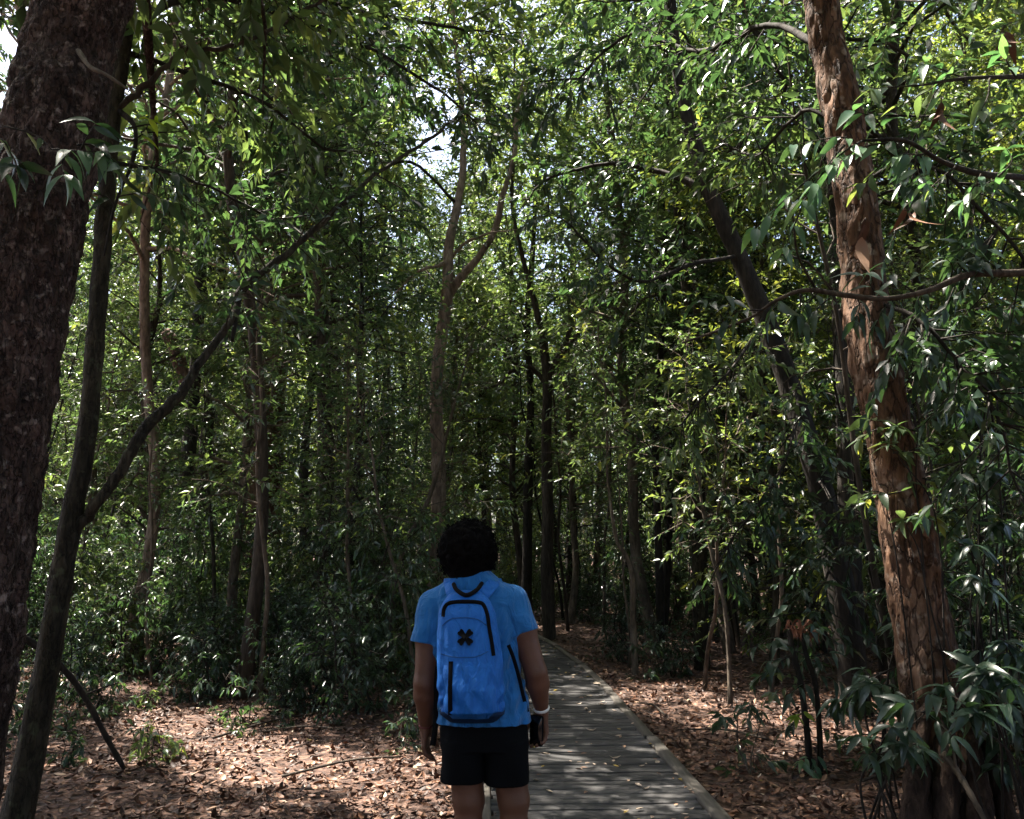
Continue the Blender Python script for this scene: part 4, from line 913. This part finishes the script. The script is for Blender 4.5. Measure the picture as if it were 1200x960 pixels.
WZ = 3.9                                                   # metres ahead
pc = P(566, 850, WZ); ORG = np.array((pc[0], WZ, DECK_Z+.004))
def L(px, py, y=0.0):                                      # pixel to the walker's own space, y metres further ahead
    return P(px, py, WZ+y)-ORG
walker = empty('person', tuple(ORG)); tag(walker, 'walker seen from behind in blue t-shirt and black shorts on the boardwalk', 'person')
def simple(name, c, rough=.7, spec=.3, bump=None, sheen=0, vary=0.0):
    m, nt, b, lk = mat_new(name); b.inputs['Base Color'].default_value = (*c, 1); b.inputs['Roughness'].default_value = rough; b.inputs['Specular IOR Level'].default_value = spec
    b.inputs['Sheen Weight'].default_value = sheen
    tc = nt.nodes.new('ShaderNodeTexCoord')
    if vary:
        n = nt.nodes.new('ShaderNodeTexNoise'); n.inputs['Scale'].default_value = 14; n.inputs['Detail'].default_value = 5; lk.new(tc.outputs['Object'], n.inputs['Vector'])
        r = ramp(nt, [(.3, tuple(x*(1-vary) for x in c)), (.7, tuple(min(1, x*(1+vary)) for x in c))]); lk.new(n.outputs['Fac'], r.inputs[0]); lk.new(r.outputs[0], b.inputs['Base Color'])
    if bump:
        n = nt.nodes.new('ShaderNodeTexNoise'); n.inputs['Scale'].default_value = bump[0]; n.inputs['Detail'].default_value = 4; lk.new(tc.outputs['Object'], n.inputs['Vector'])
        bp = nt.nodes.new('ShaderNodeBump'); bp.inputs['Strength'].default_value = bump[1]; bp.inputs['Distance'].default_value = .004; lk.new(n.outputs['Fac'], bp.inputs['Height']); lk.new(bp.outputs[0], b.inputs['Normal'])
    return m
M_SKIN = simple('skin', (.125, .055, .032), .5, .4, (160, .25), 0, .14)
def creased(m, scale, strength):
    nt = m.node_tree; lk = nt.links; tc = nt.nodes.new('ShaderNodeTexCoord'); mp = nt.nodes.new('ShaderNodeMapping'); mp.inputs['Scale'].default_value = (1, 1, .45); lk.new(tc.outputs['Object'], mp.inputs['Vector'])
    w = nt.nodes.new('ShaderNodeTexNoise'); w.inputs['Scale'].default_value = scale; w.inputs['Detail'].default_value = 3; w.inputs['Distortion'].default_value = 1.6; lk.new(mp.outputs[0], w.inputs['Vector'])
    bp = nt.nodes.new('ShaderNodeBump'); bp.inputs['Strength'].default_value = strength; bp.inputs['Distance'].default_value = .03; lk.new(w.outputs['Fac'], bp.inputs['Height'])
    old = [n for n in nt.nodes if n.type == 'BUMP' and n != bp]
    if old: lk.new(bp.outputs[0], old[0].inputs['Normal'])
    return m
M_SHIRT = simple('shirt_blue', (.020, .15, .41), .85, .2, (420, .4), .15, .05)
M_PACK = simple('pack_blue', (.007, .13, .49), .6, .35, (300, .2), 0, .04)
creased(M_SHIRT, 13, .9); creased(M_PACK, 17, .7)
M_BLACK = simple('black_fabric', (.0045, .005, .006), .9, .08, (300, .3))
M_WEB = simple('black_webbing', (.004, .004, .005), .85, .12)
M_HAIR = simple('black_hair', (.004, .0035, .0035), .9, .06)
M_WHITE = simple('white_band', (.75, .73, .68), .5)
M_SHOE = simple('grey_shoe', (.05, .05, .055), .6, .4, (90, .3)); M_SOLE = simple('white_sole', (.6, .6, .58), .6)

hd = L(548, 648); nk = L(553, 683); shl, shr = L(506, 712), L(603, 706); ell_, elr = L(498, 800, -.02), L(628, 788, -.02); wrl, wrr = L(499, 850, .06), L(635, 833, .05)
B = Field((-.46, -.30, -.01), (.42, .36, 1.80), .0055)
# torso under the clothes, neck and head
B.loft([(.78, 0, 0, .165, .115), (.92, -.003, 0, .155, .105), (1.06, -.02, .0, .15, .10), (1.22, -.04, .0, .17, .108), (1.36, -.05, 0, .165, .095), (1.44, -.052, .0, .10, .075)], .0, 2.3)
B.cone((nk[0], -.005, nk[2]-.06), (hd[0]+.005, .02, hd[2]-.03), .06, .055, .03)
B.ell((hd[0], .035, hd[2]+.005), (.078, .10, .115), .02)
B.ell((hd[0], .075, hd[2]-.07), (.058, .065, .055), .03)               # jaw
B.cone((hd[0], .13, hd[2]+.005), (hd[0], .15, hd[2]-.028), .010, .016, .01)   # nose
for sg in (-1, 1):
    B.ell((hd[0]+sg*.080, .035, hd[2]-.02), (.012, .022, .034), .006)   # ears
    B.ell((hd[0]+sg*.030, .118, hd[2]+.012), (.016, .012, .010), .005)  # eyes
B.ell((hd[0], .128, hd[2]-.062), (.026, .012, .010), .006)              # mouth
# arms
for sh, el, wr, sg in ((shl, ell_, wrl, -1), (shr, elr, wrr, 1)):
    sh = sh+(0, 0, -.015)
    B.cone(sh, sh+(el-sh)*.35, .064, .060, .03); B.cone(sh+(el-sh)*.35, el, .060, .047, .025)
    fm = el+(wr-el)*.28; B.cone(el, fm, .047, .050, .02); B.cone(fm, wr, .050, .029, .015, 1.05)
# legs
for sg, kx, hx in ((-1, L(549, 960)[0], -.085), (1, L(602, 960)[0], .088)):
    B.cone((hx, 0, .78), (kx, -.005, .50), .088, .066, .03); B.cone((kx, -.005, .50), (kx, .0, .44), .066, .058, .02)
    B.cone((kx, -.012, .42), (kx+.002, -.03, .33), .055, .056, .02); B.cone((kx+.002, -.03, .33), (kx+.004, -.03, .10), .056, .036, .02)
    B.cone((kx+.004, -.035, .075), (kx+.012*sg, .13, .045), .040, .034, .02)
# hands: palm, four fingers and a thumb each
def hand(wr, down, back, thumb_side, curl, lens=(.072, .080, .075, .060), spread=.1):
    """down: wrist to knuckles; back: out of the back of the hand; thumb_side: towards the thumb"""
    down, back, ts = norm(down), norm(back), norm(thumb_side)
    W = wr
    B.cone(W, W+down*.03, .0265, .026, .012)
    for j in range(4):                                       # palm in four rays
        o_ = ts*(.030-.0195*j); B.cone(W+down*.022+o_*.55, W+down*.088+o_, .0145, .0125, .012)
    for j in range(4):
        o_ = ts*(.031-.0200*j); k0 = W+down*.088+o_; a = 0; p = k0; ln = lens[j]
        fd = norm(down + ts*(1.5-j)*spread)
        for q, (f, r0, r1) in enumerate(((.45, .0102, .0095), (.31, .0095, .0088), (.24, .0088, .0075))):
            a += curl[j]*(.75 if q == 0 else 1.0); dv = fd*math.cos(a) - back*math.sin(a); e = p+dv*ln*f
            B.cone(p, e, r0, r1, .0025); p = e
    p = W+down*.028+ts*.028-back*.006                        # thumb leaves the side of the palm near its base
    for f, r0, r1, dv in ((.042, .0155, .0125, down*.72+ts*.62-back*.35), (.032, .0118, .0105, down*.9+ts*.25-back*.4), (.025, .0105, .008, down*.95-back*.45)):
        e = p+norm(dv)*f; B.cone(p, e, r0, r1, .006 if f > .04 else .003); p = e
hand(wrl, np.array((-.02, .02, -1)), np.array((-.9, -.25, 0)), np.array((.15, 1, .05)), (.28, .36, .42, .5))
hand(wrr, np.array((-.05, .03, -1)), np.array((.62, .78, .05)), np.array((-.78, .62, 0)), (.42, .48, .5, .55))
V, Q = B.surface(); obj('body', make_mesh('body', V, [Q], M_SKIN, True), walker)

# t-shirt
def shirt_fold(x, y, z):
    back = np.clip((.04-y)/.1, 0, 1)
    f = .0022*np.sin(120*x+9*z+2.5*np.sin(9*z)) + .0022*np.sin(62*z-55*np.abs(x+.03)+3*np.sin(13*x)) + .0014*np.sin(150*x-70*z)
    return -f*np.clip(1.46-z, 0.04, .34)*4.5*(.5+.5*back)
S = Field((-.40, -.24, .76), (.34, .24, 1.52), .005)
S.loft([(.828, L(566, 846)[0], .0, .212, .150), (.90, L(566, 828)[0], 0, .202, .142), (1.0, L(563, 802)[0], 0, .188, .125), (1.12, L(558, 772)[0], 0, .188, .125), (1.24, L(556, 742)[0], 0, .196, .125), (1.34, L(555, 716)[0], 0, .198, .115), (1.40, L(555, 700)[0], 0, .165, .098), (1.445, L(555, 689)[0], .0, .105, .085), (1.475, L(554, 682)[0], .0, .075, .075)], 0, 2.4, fold=shirt_fold)
for sh, cf, sg in ((shl, L(500, 753), -1), (shr, L(613, 741), 1)):
    sh = sh+(0, 0, -.008); cf = cf.copy(); cf[1] = -.01
    d_ = norm(cf-sh); T_ = Field((-.40, -.24, 1.10), (.34, .24, 1.50), .005)
    T_.cone(sh-d_*.02, cf+d_*.05, .066, .071, 0, 1.05)
    gx_, gy_, gz_ = np.meshgrid(*[T_.lo[k]+T_.h*np.arange(T_.n[k]) for k in range(3)], indexing='ij')
    T_.d += (.0028*np.sin(55*gz_+30*gx_*sg+14*gy_)*np.clip((1.40-gz_)*6, 0, 1)).astype(np.float32)
    T_.cut(cf, d_ + np.array((0, 0, -.15)))
    z0 = int(round((T_.lo[2]-S.lo[2])/S.h)); sl = (slice(0, T_.n[0]), slice(0, T_.n[1]), slice(z0, min(z0+T_.n[2], S.n[2])))
    k_ = .03; d1 = T_.d[:, :, :S.d[sl].shape[2]]; d0 = S.d[sl]; t_ = np.clip(.5+.5*(d0-d1)/k_, 0, 1); S.d[sl] = d0*(1-t_)+d1*t_-k_*t_*(1-t_)
V, Q = S.surface(); shirt = obj('t_shirt', make_mesh('t_shirt', V, [Q], M_SHIRT, True), walker)
# neckband and hems as raised rings
def ring(name, c, rx, ry, r, mat, parent, axis=(0, 0, 1), n=40, sides=6, flat=1.0):
    a = np.linspace(0, 2*np.pi, n, endpoint=False); ax = norm(axis); u = norm(np.cross(ax, (0, 1, .01))); w = np.cross(ax, u)
    b_ = np.linspace(0, 2*np.pi, sides, endpoint=False)
    C = u*np.cos(a)[:, None]*rx + w*np.sin(a)[:, None]*ry; O = norm(C)
    V = np.array(c) + C[:, None] + O[:, None]*np.cos(b_)[None, :, None]*r + ax*np.sin(b_)[None, :, None]*r*flat
    i = np.arange(n)[:, None]; j = np.arange(sides)[None]; Q = np.stack([i*sides+j, (i+1) % n*sides+j, (i+1) % n*sides+(j+1) % sides, i*sides+(j+1) % sides], -1).reshape(-1, 4)
    return obj(name, make_mesh(name, V.reshape(-1, 3), [Q], mat, True), parent)
ring('neckband', (L(554, 683)[0], .004, 1.468), .073, .072, .007, M_SHIRT, shirt, (0, -.15, 1), 40, 6, 1.4)
# shorts
H_ = Field((-.26, -.22, .48), (.27, .22, .96), .005)
fz = lambda x, y, z: -.004*np.sin(30*x+12*z+2*np.sin(11*z))*np.clip((.9-z)*3, 0, 1)
H_.loft([(.72, L(568, 870)[0], .0, .196, .13), (.80, L(567, 855)[0], 0, .193, .128), (.86, L(566, 842)[0], 0, .182, .118), (.93, L(566, 830)[0], 0, .168, .11)], 0, 2.5, fold=fz)
for c0, c1, hz in ((L(544, 875)[0], L(542, 922)[0], .585), (L(593, 875)[0], L(594, 924)[0], .575)):
    H_.loft([(hz, c1, 0, .0935, .108), (.65, (c0+c1)/2, 0, .0955, .115), (.76, c0, 0, .10, .122)], .003, 2.5, fold=fz)
V, Q = H_.surface(); obj('shorts', make_mesh('shorts', V, [Q], M_BLACK, True), walker)
# curly hair: lumpy cap with many small coils
rng = np.random.default_rng(4)
Hf = Field(hd+(-.20, -.17, -.20), hd+(.20, .24, .20), .006)
Hf.ell((hd[0], .022, hd[2]+.028), (.112, .118, .112), 0); Hf.ell((hd[0]+.002, -.005, hd[2]-.045), (.106, .092, .088), .03); Hf.ell((hd[0]+.004, -.02, hd[2]-.105), (.075, .055, .05), .03)
dirs = norm(rng.normal(size=(620, 3)))
cs = np.array((hd[0], .018, hd[2]+.008)) + dirs*(.118, .120, .128)
cs = cs[(cs[:, 1] < .08) | (cs[:, 2] > hd[2]+.07)]
for c in cs: Hf.ell(c, np.full(3, rng.uniform(.009, .019)), .004)
V, Q = Hf.surface(); hair = obj('hair', make_mesh('hair', V, [Q], M_HAIR, True), walker)
mb = MB()
for c in np.vstack([cs, cs+rng.normal(0, .008, cs.shape), cs+rng.normal(0, .01, cs.shape)]):
    o_ = norm(c-np.array((hd[0], .02, hd[2]+.02))); u = rand_perp(rng, o_); w = np.cross(o_, u); a = np.linspace(0, rng.uniform(6, 10), 9)[:, None]; R_ = rng.uniform(.005, .010)
    mb.add(*tube(c + o_*.003 + (u*np.cos(a)+w*np.sin(a))*R_ + o_*a*.0016, np.full(9, .0014), 3, False))
obj('curl', mb.mesh('curl', M_HAIR, True), hair)['kind'] = 'stuff'
# shoes
for kx, sg in ((L(549, 960)[0], -1), (L(602, 960)[0], 1)):
    Sh = Field((kx-.08, -.12, -.005), (kx+.08, .24, .14), .006)
    Sh.cone((kx, -.055, .045), (kx, .06, .045), .043, .047, .02); Sh.cone((kx, .06, .042), (kx+.01*sg, .17, .035), .047, .038, .02); Sh.cone((kx, -.045, .06), (kx, -.035, .10), .043, .042, .02)
    Sh.cut((0, 0, .002), (0, 0, -1)); V, Q = Sh.surface(); s_ = obj('shoe', make_mesh('shoe', V, [Q], M_SHOE, True), walker)
    pts = np.array([(kx+.052*math.cos(a)*(1 if math.sin(a) < 0 else .95), .058+.148*math.sin(a), .008) for a in np.linspace(0, 6.283, 33)]); mb = MB(); mb.add(*tube(pts, .009, 6, False)); obj('sole', mb.mesh('sole', M_SOLE, True), s_)
# wristbands are worn: things of their own
wb = norm(wrr-elr); o = ring('wristband', ORG+wrr-wb*.012, .0315, .0315, .0055, M_WHITE, None, wb, 32, 6, 1.5); tag(o, 'white wristband on the hand that holds the phone', 'wristband')
wb = norm(wrl-ell_); o = ring('wristband', ORG+wrl-wb*.005, .0305, .0305, .004, simple('dark_red_band', (.10, .02, .02), .6), None, wb, 32, 6, 1.3); tag(o, 'dark red wristband on the empty hand of the walker', 'wristband')
# phone in the kerb-side hand
ph = empty('phone', tuple(ORG+wrr+np.array((-.024, -.024, -.078)))); ph.rotation_euler = (0, math.radians(3), math.atan2(.78, .62)); tag(ph, 'dark phone held in the walker\'s lowered hand', 'phone')
def rounded_slab(w, h, t, r, seg=5):
    out = []
    for cx, cy, a0 in ((w/2-r, h/2-r, 0), (-w/2+r, h/2-r, 90), (-w/2+r, -h/2+r, 180), (w/2-r, -h/2+r, 270)):
        for q in range(seg+1): a = math.radians(a0+90*q/seg); out.append((cx+r*math.cos(a), cy+r*math.sin(a)))
    out = np.array(out); n = len(out); V = np.vstack([np.column_stack([np.full(n, x), out]) for x in (-t/2, t/2)]); j = np.arange(n); k = (j+1) % n
    V = np.vstack([V, (-t/2, 0, 0), (t/2, 0, 0)]); Q = np.stack([j, k, n+k, n+j], -1); T = np.vstack([np.stack([np.full(n, 2*n), k, j], -1), np.stack([np.full(n, 2*n+1), n+j, n+k], -1)])
    return V, Q, T
V, Q, T = rounded_slab(.068, .128, .0085, .012); obj('case', make_mesh('case', V, [Q, T], M_WEB), ph)
V, Q, T = rounded_slab(.062, .121, .001, .010); obj('screen', make_mesh('screen', V, [Q, T], simple('dark_glass', (.005, .006, .008), .08, .5)), ph, (-.0052, 0, 0))

# ------------------------------------------------------------------ backpack
pack = empty('backpack', tuple(ORG)); tag(pack, 'blue backpack with black cross emblem worn by the walker', 'backpack')
xc = lambda py: L(float(np.interp(py, [690, 720, 780, 832], [549, 550, 553, 556])), py)[0]
zc = lambda py: L(550, py)[2]
BY = -.125                                                 # back panel against the shirt
K = Field((-.27, -.34, .84), (.18, -.07, 1.46), .005)
def pk_fold(x, y, z):
    return -(.0018*np.sin(170*x+5*z)*np.clip((1.38-z)*5, 0, 1) + .0035*np.sin(84*x-56*z+2*np.sin(23*z))*np.clip((1.14-z)*6, 0, 1))
secs = [(zc(836), xc(836), BY-.045, .09, .045), (zc(826), xc(826), BY-.06, .129, .078), (zc(800), xc(800), BY-.07, .140, .098), (zc(770), xc(770), BY-.066, .139, .092), (zc(740), xc(740), BY-.058, .133, .08), (zc(715), xc(715), BY-.05, .122, .064), (zc(701), xc(701), BY-.04, .098, .048), (zc(693), xc(693), BY-.03, .072, .034), (zc(690), xc(690), BY-.028, .04, .022)]
K.loft(secs, 0, 2.6, fold=pk_fold); V, Q = K.surface(); pbody = obj('pack_body', make_mesh('pack_body', V, [Q], M_PACK, True), pack)
Kb = Field((-.27, -.36, .82), (.18, -.07, .96), .005)  # navy band round the pack's bottom: its shade put in as colour
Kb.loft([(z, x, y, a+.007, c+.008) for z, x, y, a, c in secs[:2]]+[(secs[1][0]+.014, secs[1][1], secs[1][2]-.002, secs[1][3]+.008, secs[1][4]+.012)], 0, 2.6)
V, Q = Kb.surface(); obj('base_shade', make_mesh('base_shade', V, [Q], simple('navy_shade', (.006, .025, .075), .7, .2)), pack)
# front pocket bulging on the lower half
S_ = np.array(secs)[::-1]
def pack_y(x, z):                                          # y of the pack's outer face
    f = [np.interp(z, np.array(secs)[:, 0], np.array(secs)[:, j]) for j in range(1, 5)]
    return f[1] - f[3]*max(0.0, 1-abs((x-f[0])/f[2])**2.6)**(1/2.6)
Kp = Field((-.25, -.40, .84), (.16, -.12, 1.20), .005)
zt, zb = zc(762), zc(829)
def pocket_fold(x, y, z): return -(.0045*np.sin(62*x+48*(z-1)+1.0) + .0022*np.sin(140*x-38*z))
Kp.loft([(zb, xc(829), BY-.088, .085, .05), (zb+.03, xc(820), BY-.108, .108, .085), (zb+.12, xc(800), BY-.106, .112, .092), (zt-.03, xc(770), BY-.088, .106, .078), (zt, xc(762), BY-.072, .098, .068)], 0, 3, fold=pocket_fold)
V, Q = Kp.surface(); pocket = obj('front_pocket', make_mesh('front_pocket', V, [Q], M_PACK, True), pack)
def on_pack(pts, out=.004): return [np.array((p[0], pack_y(p[0], p[2])-out, p[2])) for p in (L(a, c) for a, c in pts)]
def strip(name, pts, w, t, mat, parent, n=5):
    """flat band along pts, facing the camera side"""
    tp = smooth_path(np.array(pts), n); tan = norm(np.gradient(tp, axis=0)); out = np.array((0, -1., 0)); sd = norm(np.cross(tan, out)); o_ = np.cross(sd, tan)
    prof = [(-w/2, 0), (-w/2, t), (w/2, t), (w/2, 0)]
    V = np.stack([tp + sd*a + o_*c*np.sign((o_@out))[:, None] for a, c in prof], 1).reshape(-1, 3); i = np.arange(len(tp)-1)[:, None]*4; j = np.arange(4)[None]
    Q = np.stack([i+j, i+(j+1) % 4, i+4+(j+1) % 4, i+4+j], -1).reshape(-1, 4); e = 4*(len(tp)-1)
    Q = np.vstack([Q, [(0, 1, 2, 3)], [(e+3, e+2, e+1, e)]]); return obj(name, make_mesh(name, V, [Q], mat, False), parent)
z_ = strip('main_zip', on_pack([(524, 718), (525, 709), (531, 703), (548, 701.5), (564, 702.5), (569, 706), (573, 716), (575, 730), (578, 746), (580, 760)], .002), .016, .005, M_WEB, pack)
strip('seam', on_pack([(523, 728), (532, 720.5), (548, 718.5), (562, 720.5), (572, 727)], .001), .004, .003, simple('seam_blue', (.015, .09, .28), .7), pack)
strip('seam', on_pack([(522, 758), (535, 760.5), (548, 761), (562, 760), (574, 755)], .001), .004, .003, bpy.data.materials['seam_blue'], pack)
def on_pocket(a, c, out=.002):
    p = L(a, c); f = [(zb, xc(829), BY-.088, .085, .05), (zb+.03, xc(820), BY-.108, .108, .085), (zb+.12, xc(800), BY-.106, .112, .092), (zt-.03, xc(770), BY-.088, .106, .078), (zt, xc(762), BY-.072, .098, .068)]
    f = np.array(f); g_ = [np.interp(p[2], f[:, 0], f[:, j]) for j in range(1, 5)]
    return np.array((p[0], g_[1]-g_[3]*max(.01, 1-abs((p[0]-g_[0])/g_[2])**3)**(1/3)-out-.002, p[2]))
strip('pocket_zip', [on_pocket(533.5, y) for y in (766, 780, 795, 810, 822)], .018, .005, M_WEB, pocket)
# carry handle
a, b_ = L(533, 690), L(566, 689); hp = [np.array((p[0], y, p[2])) for p, y in ((L(534, 683), -.135), (L(538, 689), -.175), (L(549, 694.5), -.205), (L(560, 689.5), -.18), (L(566, 682), -.135))]
mb = MB(); tp = smooth_path(np.array(hp), 6); V, Q, T = tube(tp, .0095, 8); mb.add(V, Q, T); obj('carry_handle', mb.mesh('carry_handle', M_WEB, True), pack)
# emblem: a cross of four rounded petals
c = L(549, 739.5); mb = MB(); y0 = pack_y(c[0], c[2])-.003
for k in range(4):
    an = math.radians(45+90*k); u = np.array((math.cos(an), 0, math.sin(an))); w = np.array((-math.sin(an), 0, math.cos(an)))
    pr = [(0, -.008), (.016, -.0105), (.026, -.0135), (.034, -.0125), (.037, -.007), (.034, 0), (.037, .007), (.034, .0125), (.026, .0135), (.016, .0105), (0, .008)]
    f = np.array([c*(1, 0, 1)+u*a_+w*b2 for a_, b2 in pr]); n = len(f)
    fy = np.array([pack_y(q[0], q[2])-.0085 for q in f]); F1 = f.copy(); F1[:, 1] = fy; F0 = f.copy(); F0[:, 1] = fy+.012
    cen = np.array([[c[0]+u[0]*.02, y0-.0065, c[2]+u[2]*.02]]); V = np.vstack([F1, F0, cen]); j = np.arange(n); kk = (j+1) % n
    mb.add(V, np.stack([j, kk, n+kk, n+j], -1), np.stack([np.full(n, 2*n), j, kk], -1))
obj('emblem', mb.mesh('emblem', M_WEB), pack)
# shoulder straps over the shirt, hanging webbing
def sheet(name, pts, w, t, mat, parent, tilt=0.0):
    """broad strap: ribbon with thickness lying across the shoulder (width along x)"""
    tp = smooth_path(np.array(pts), 6); tan = norm(np.gradient(tp, axis=0)); sd = norm(np.array((1., 0, 0)) + np.outer(np.clip(1.6-np.linspace(0, 3, len(tp)), 0, 1), (0, 0, tilt))); nn = norm(np.cross(tan, sd))
    ww = np.broadcast_to(np.interp(np.linspace(0, 1, len(tp)), np.linspace(0, 1, len(w)), w), (len(tp),))[:, None]
    V = np.stack([tp-sd*ww/2-nn*t/2, tp-sd*ww/2+nn*t/2, tp+sd*ww/2+nn*t/2, tp+sd*ww/2-nn*t/2], 1).reshape(-1, 3); i = np.arange(len(tp)-1)[:, None]*4; j = np.arange(4)[None]
    Q = np.stack([i+j, i+(j+1) % 4, i+4+(j+1) % 4, i+4+j], -1).reshape(-1, 4); e = 4*(len(tp)-1); Q = np.vstack([Q, [(0, 1, 2, 3)], [(e+3, e+2, e+1, e)]])
    o = obj(name, make_mesh(name, V, [Q], mat, True), parent); bv = o.modifiers.new('soft', 'BEVEL'); bv.width = .004; bv.segments = 2; bv.limit_method = 'ANGLE'; return o
for sg, x0, x1 in ((-1, L(534, 692)[0], L(528, 684)[0]), (1, L(566, 692)[0], L(579, 682)[0])):
    sheet('shoulder_strap', [(x0, -.142, 1.368), (x1*.5+x0*.5, -.120, 1.396), (x1, -.072, 1.424), (x1+.004*sg, -.01, 1.437), (x1+.012*sg, .06, 1.42), (x1+.03*sg, .125, 1.32), (x1+.06*sg, .135, 1.15), (x1+.085*sg, .10, 1.05)], (.058, .055, .052, .05, .05, .05, .045, .035), .007, M_PACK, pack, -.62*sg)
for pts in ([(596, 752), (602, 768), (608, 790), (613, 812), (618, 831)],): strip('webbing', [np.array((p[0], y, p[2])) for p, y in zip((L(a, c) for a, c in pts), (-.128, -.12, -.10, -.075, -.06))], .016, .003, M_WEB, pack)
strip('webbing', [np.array((p[0], y, p[2])) for p, y in zip((L(a, c) for a, c in [(517, 770), (514, 792), (513, 820), (511, 850), (508, 872)]), (-.10, -.09, -.06, -.04, -.03))], .024, .003, M_WEB, pack)
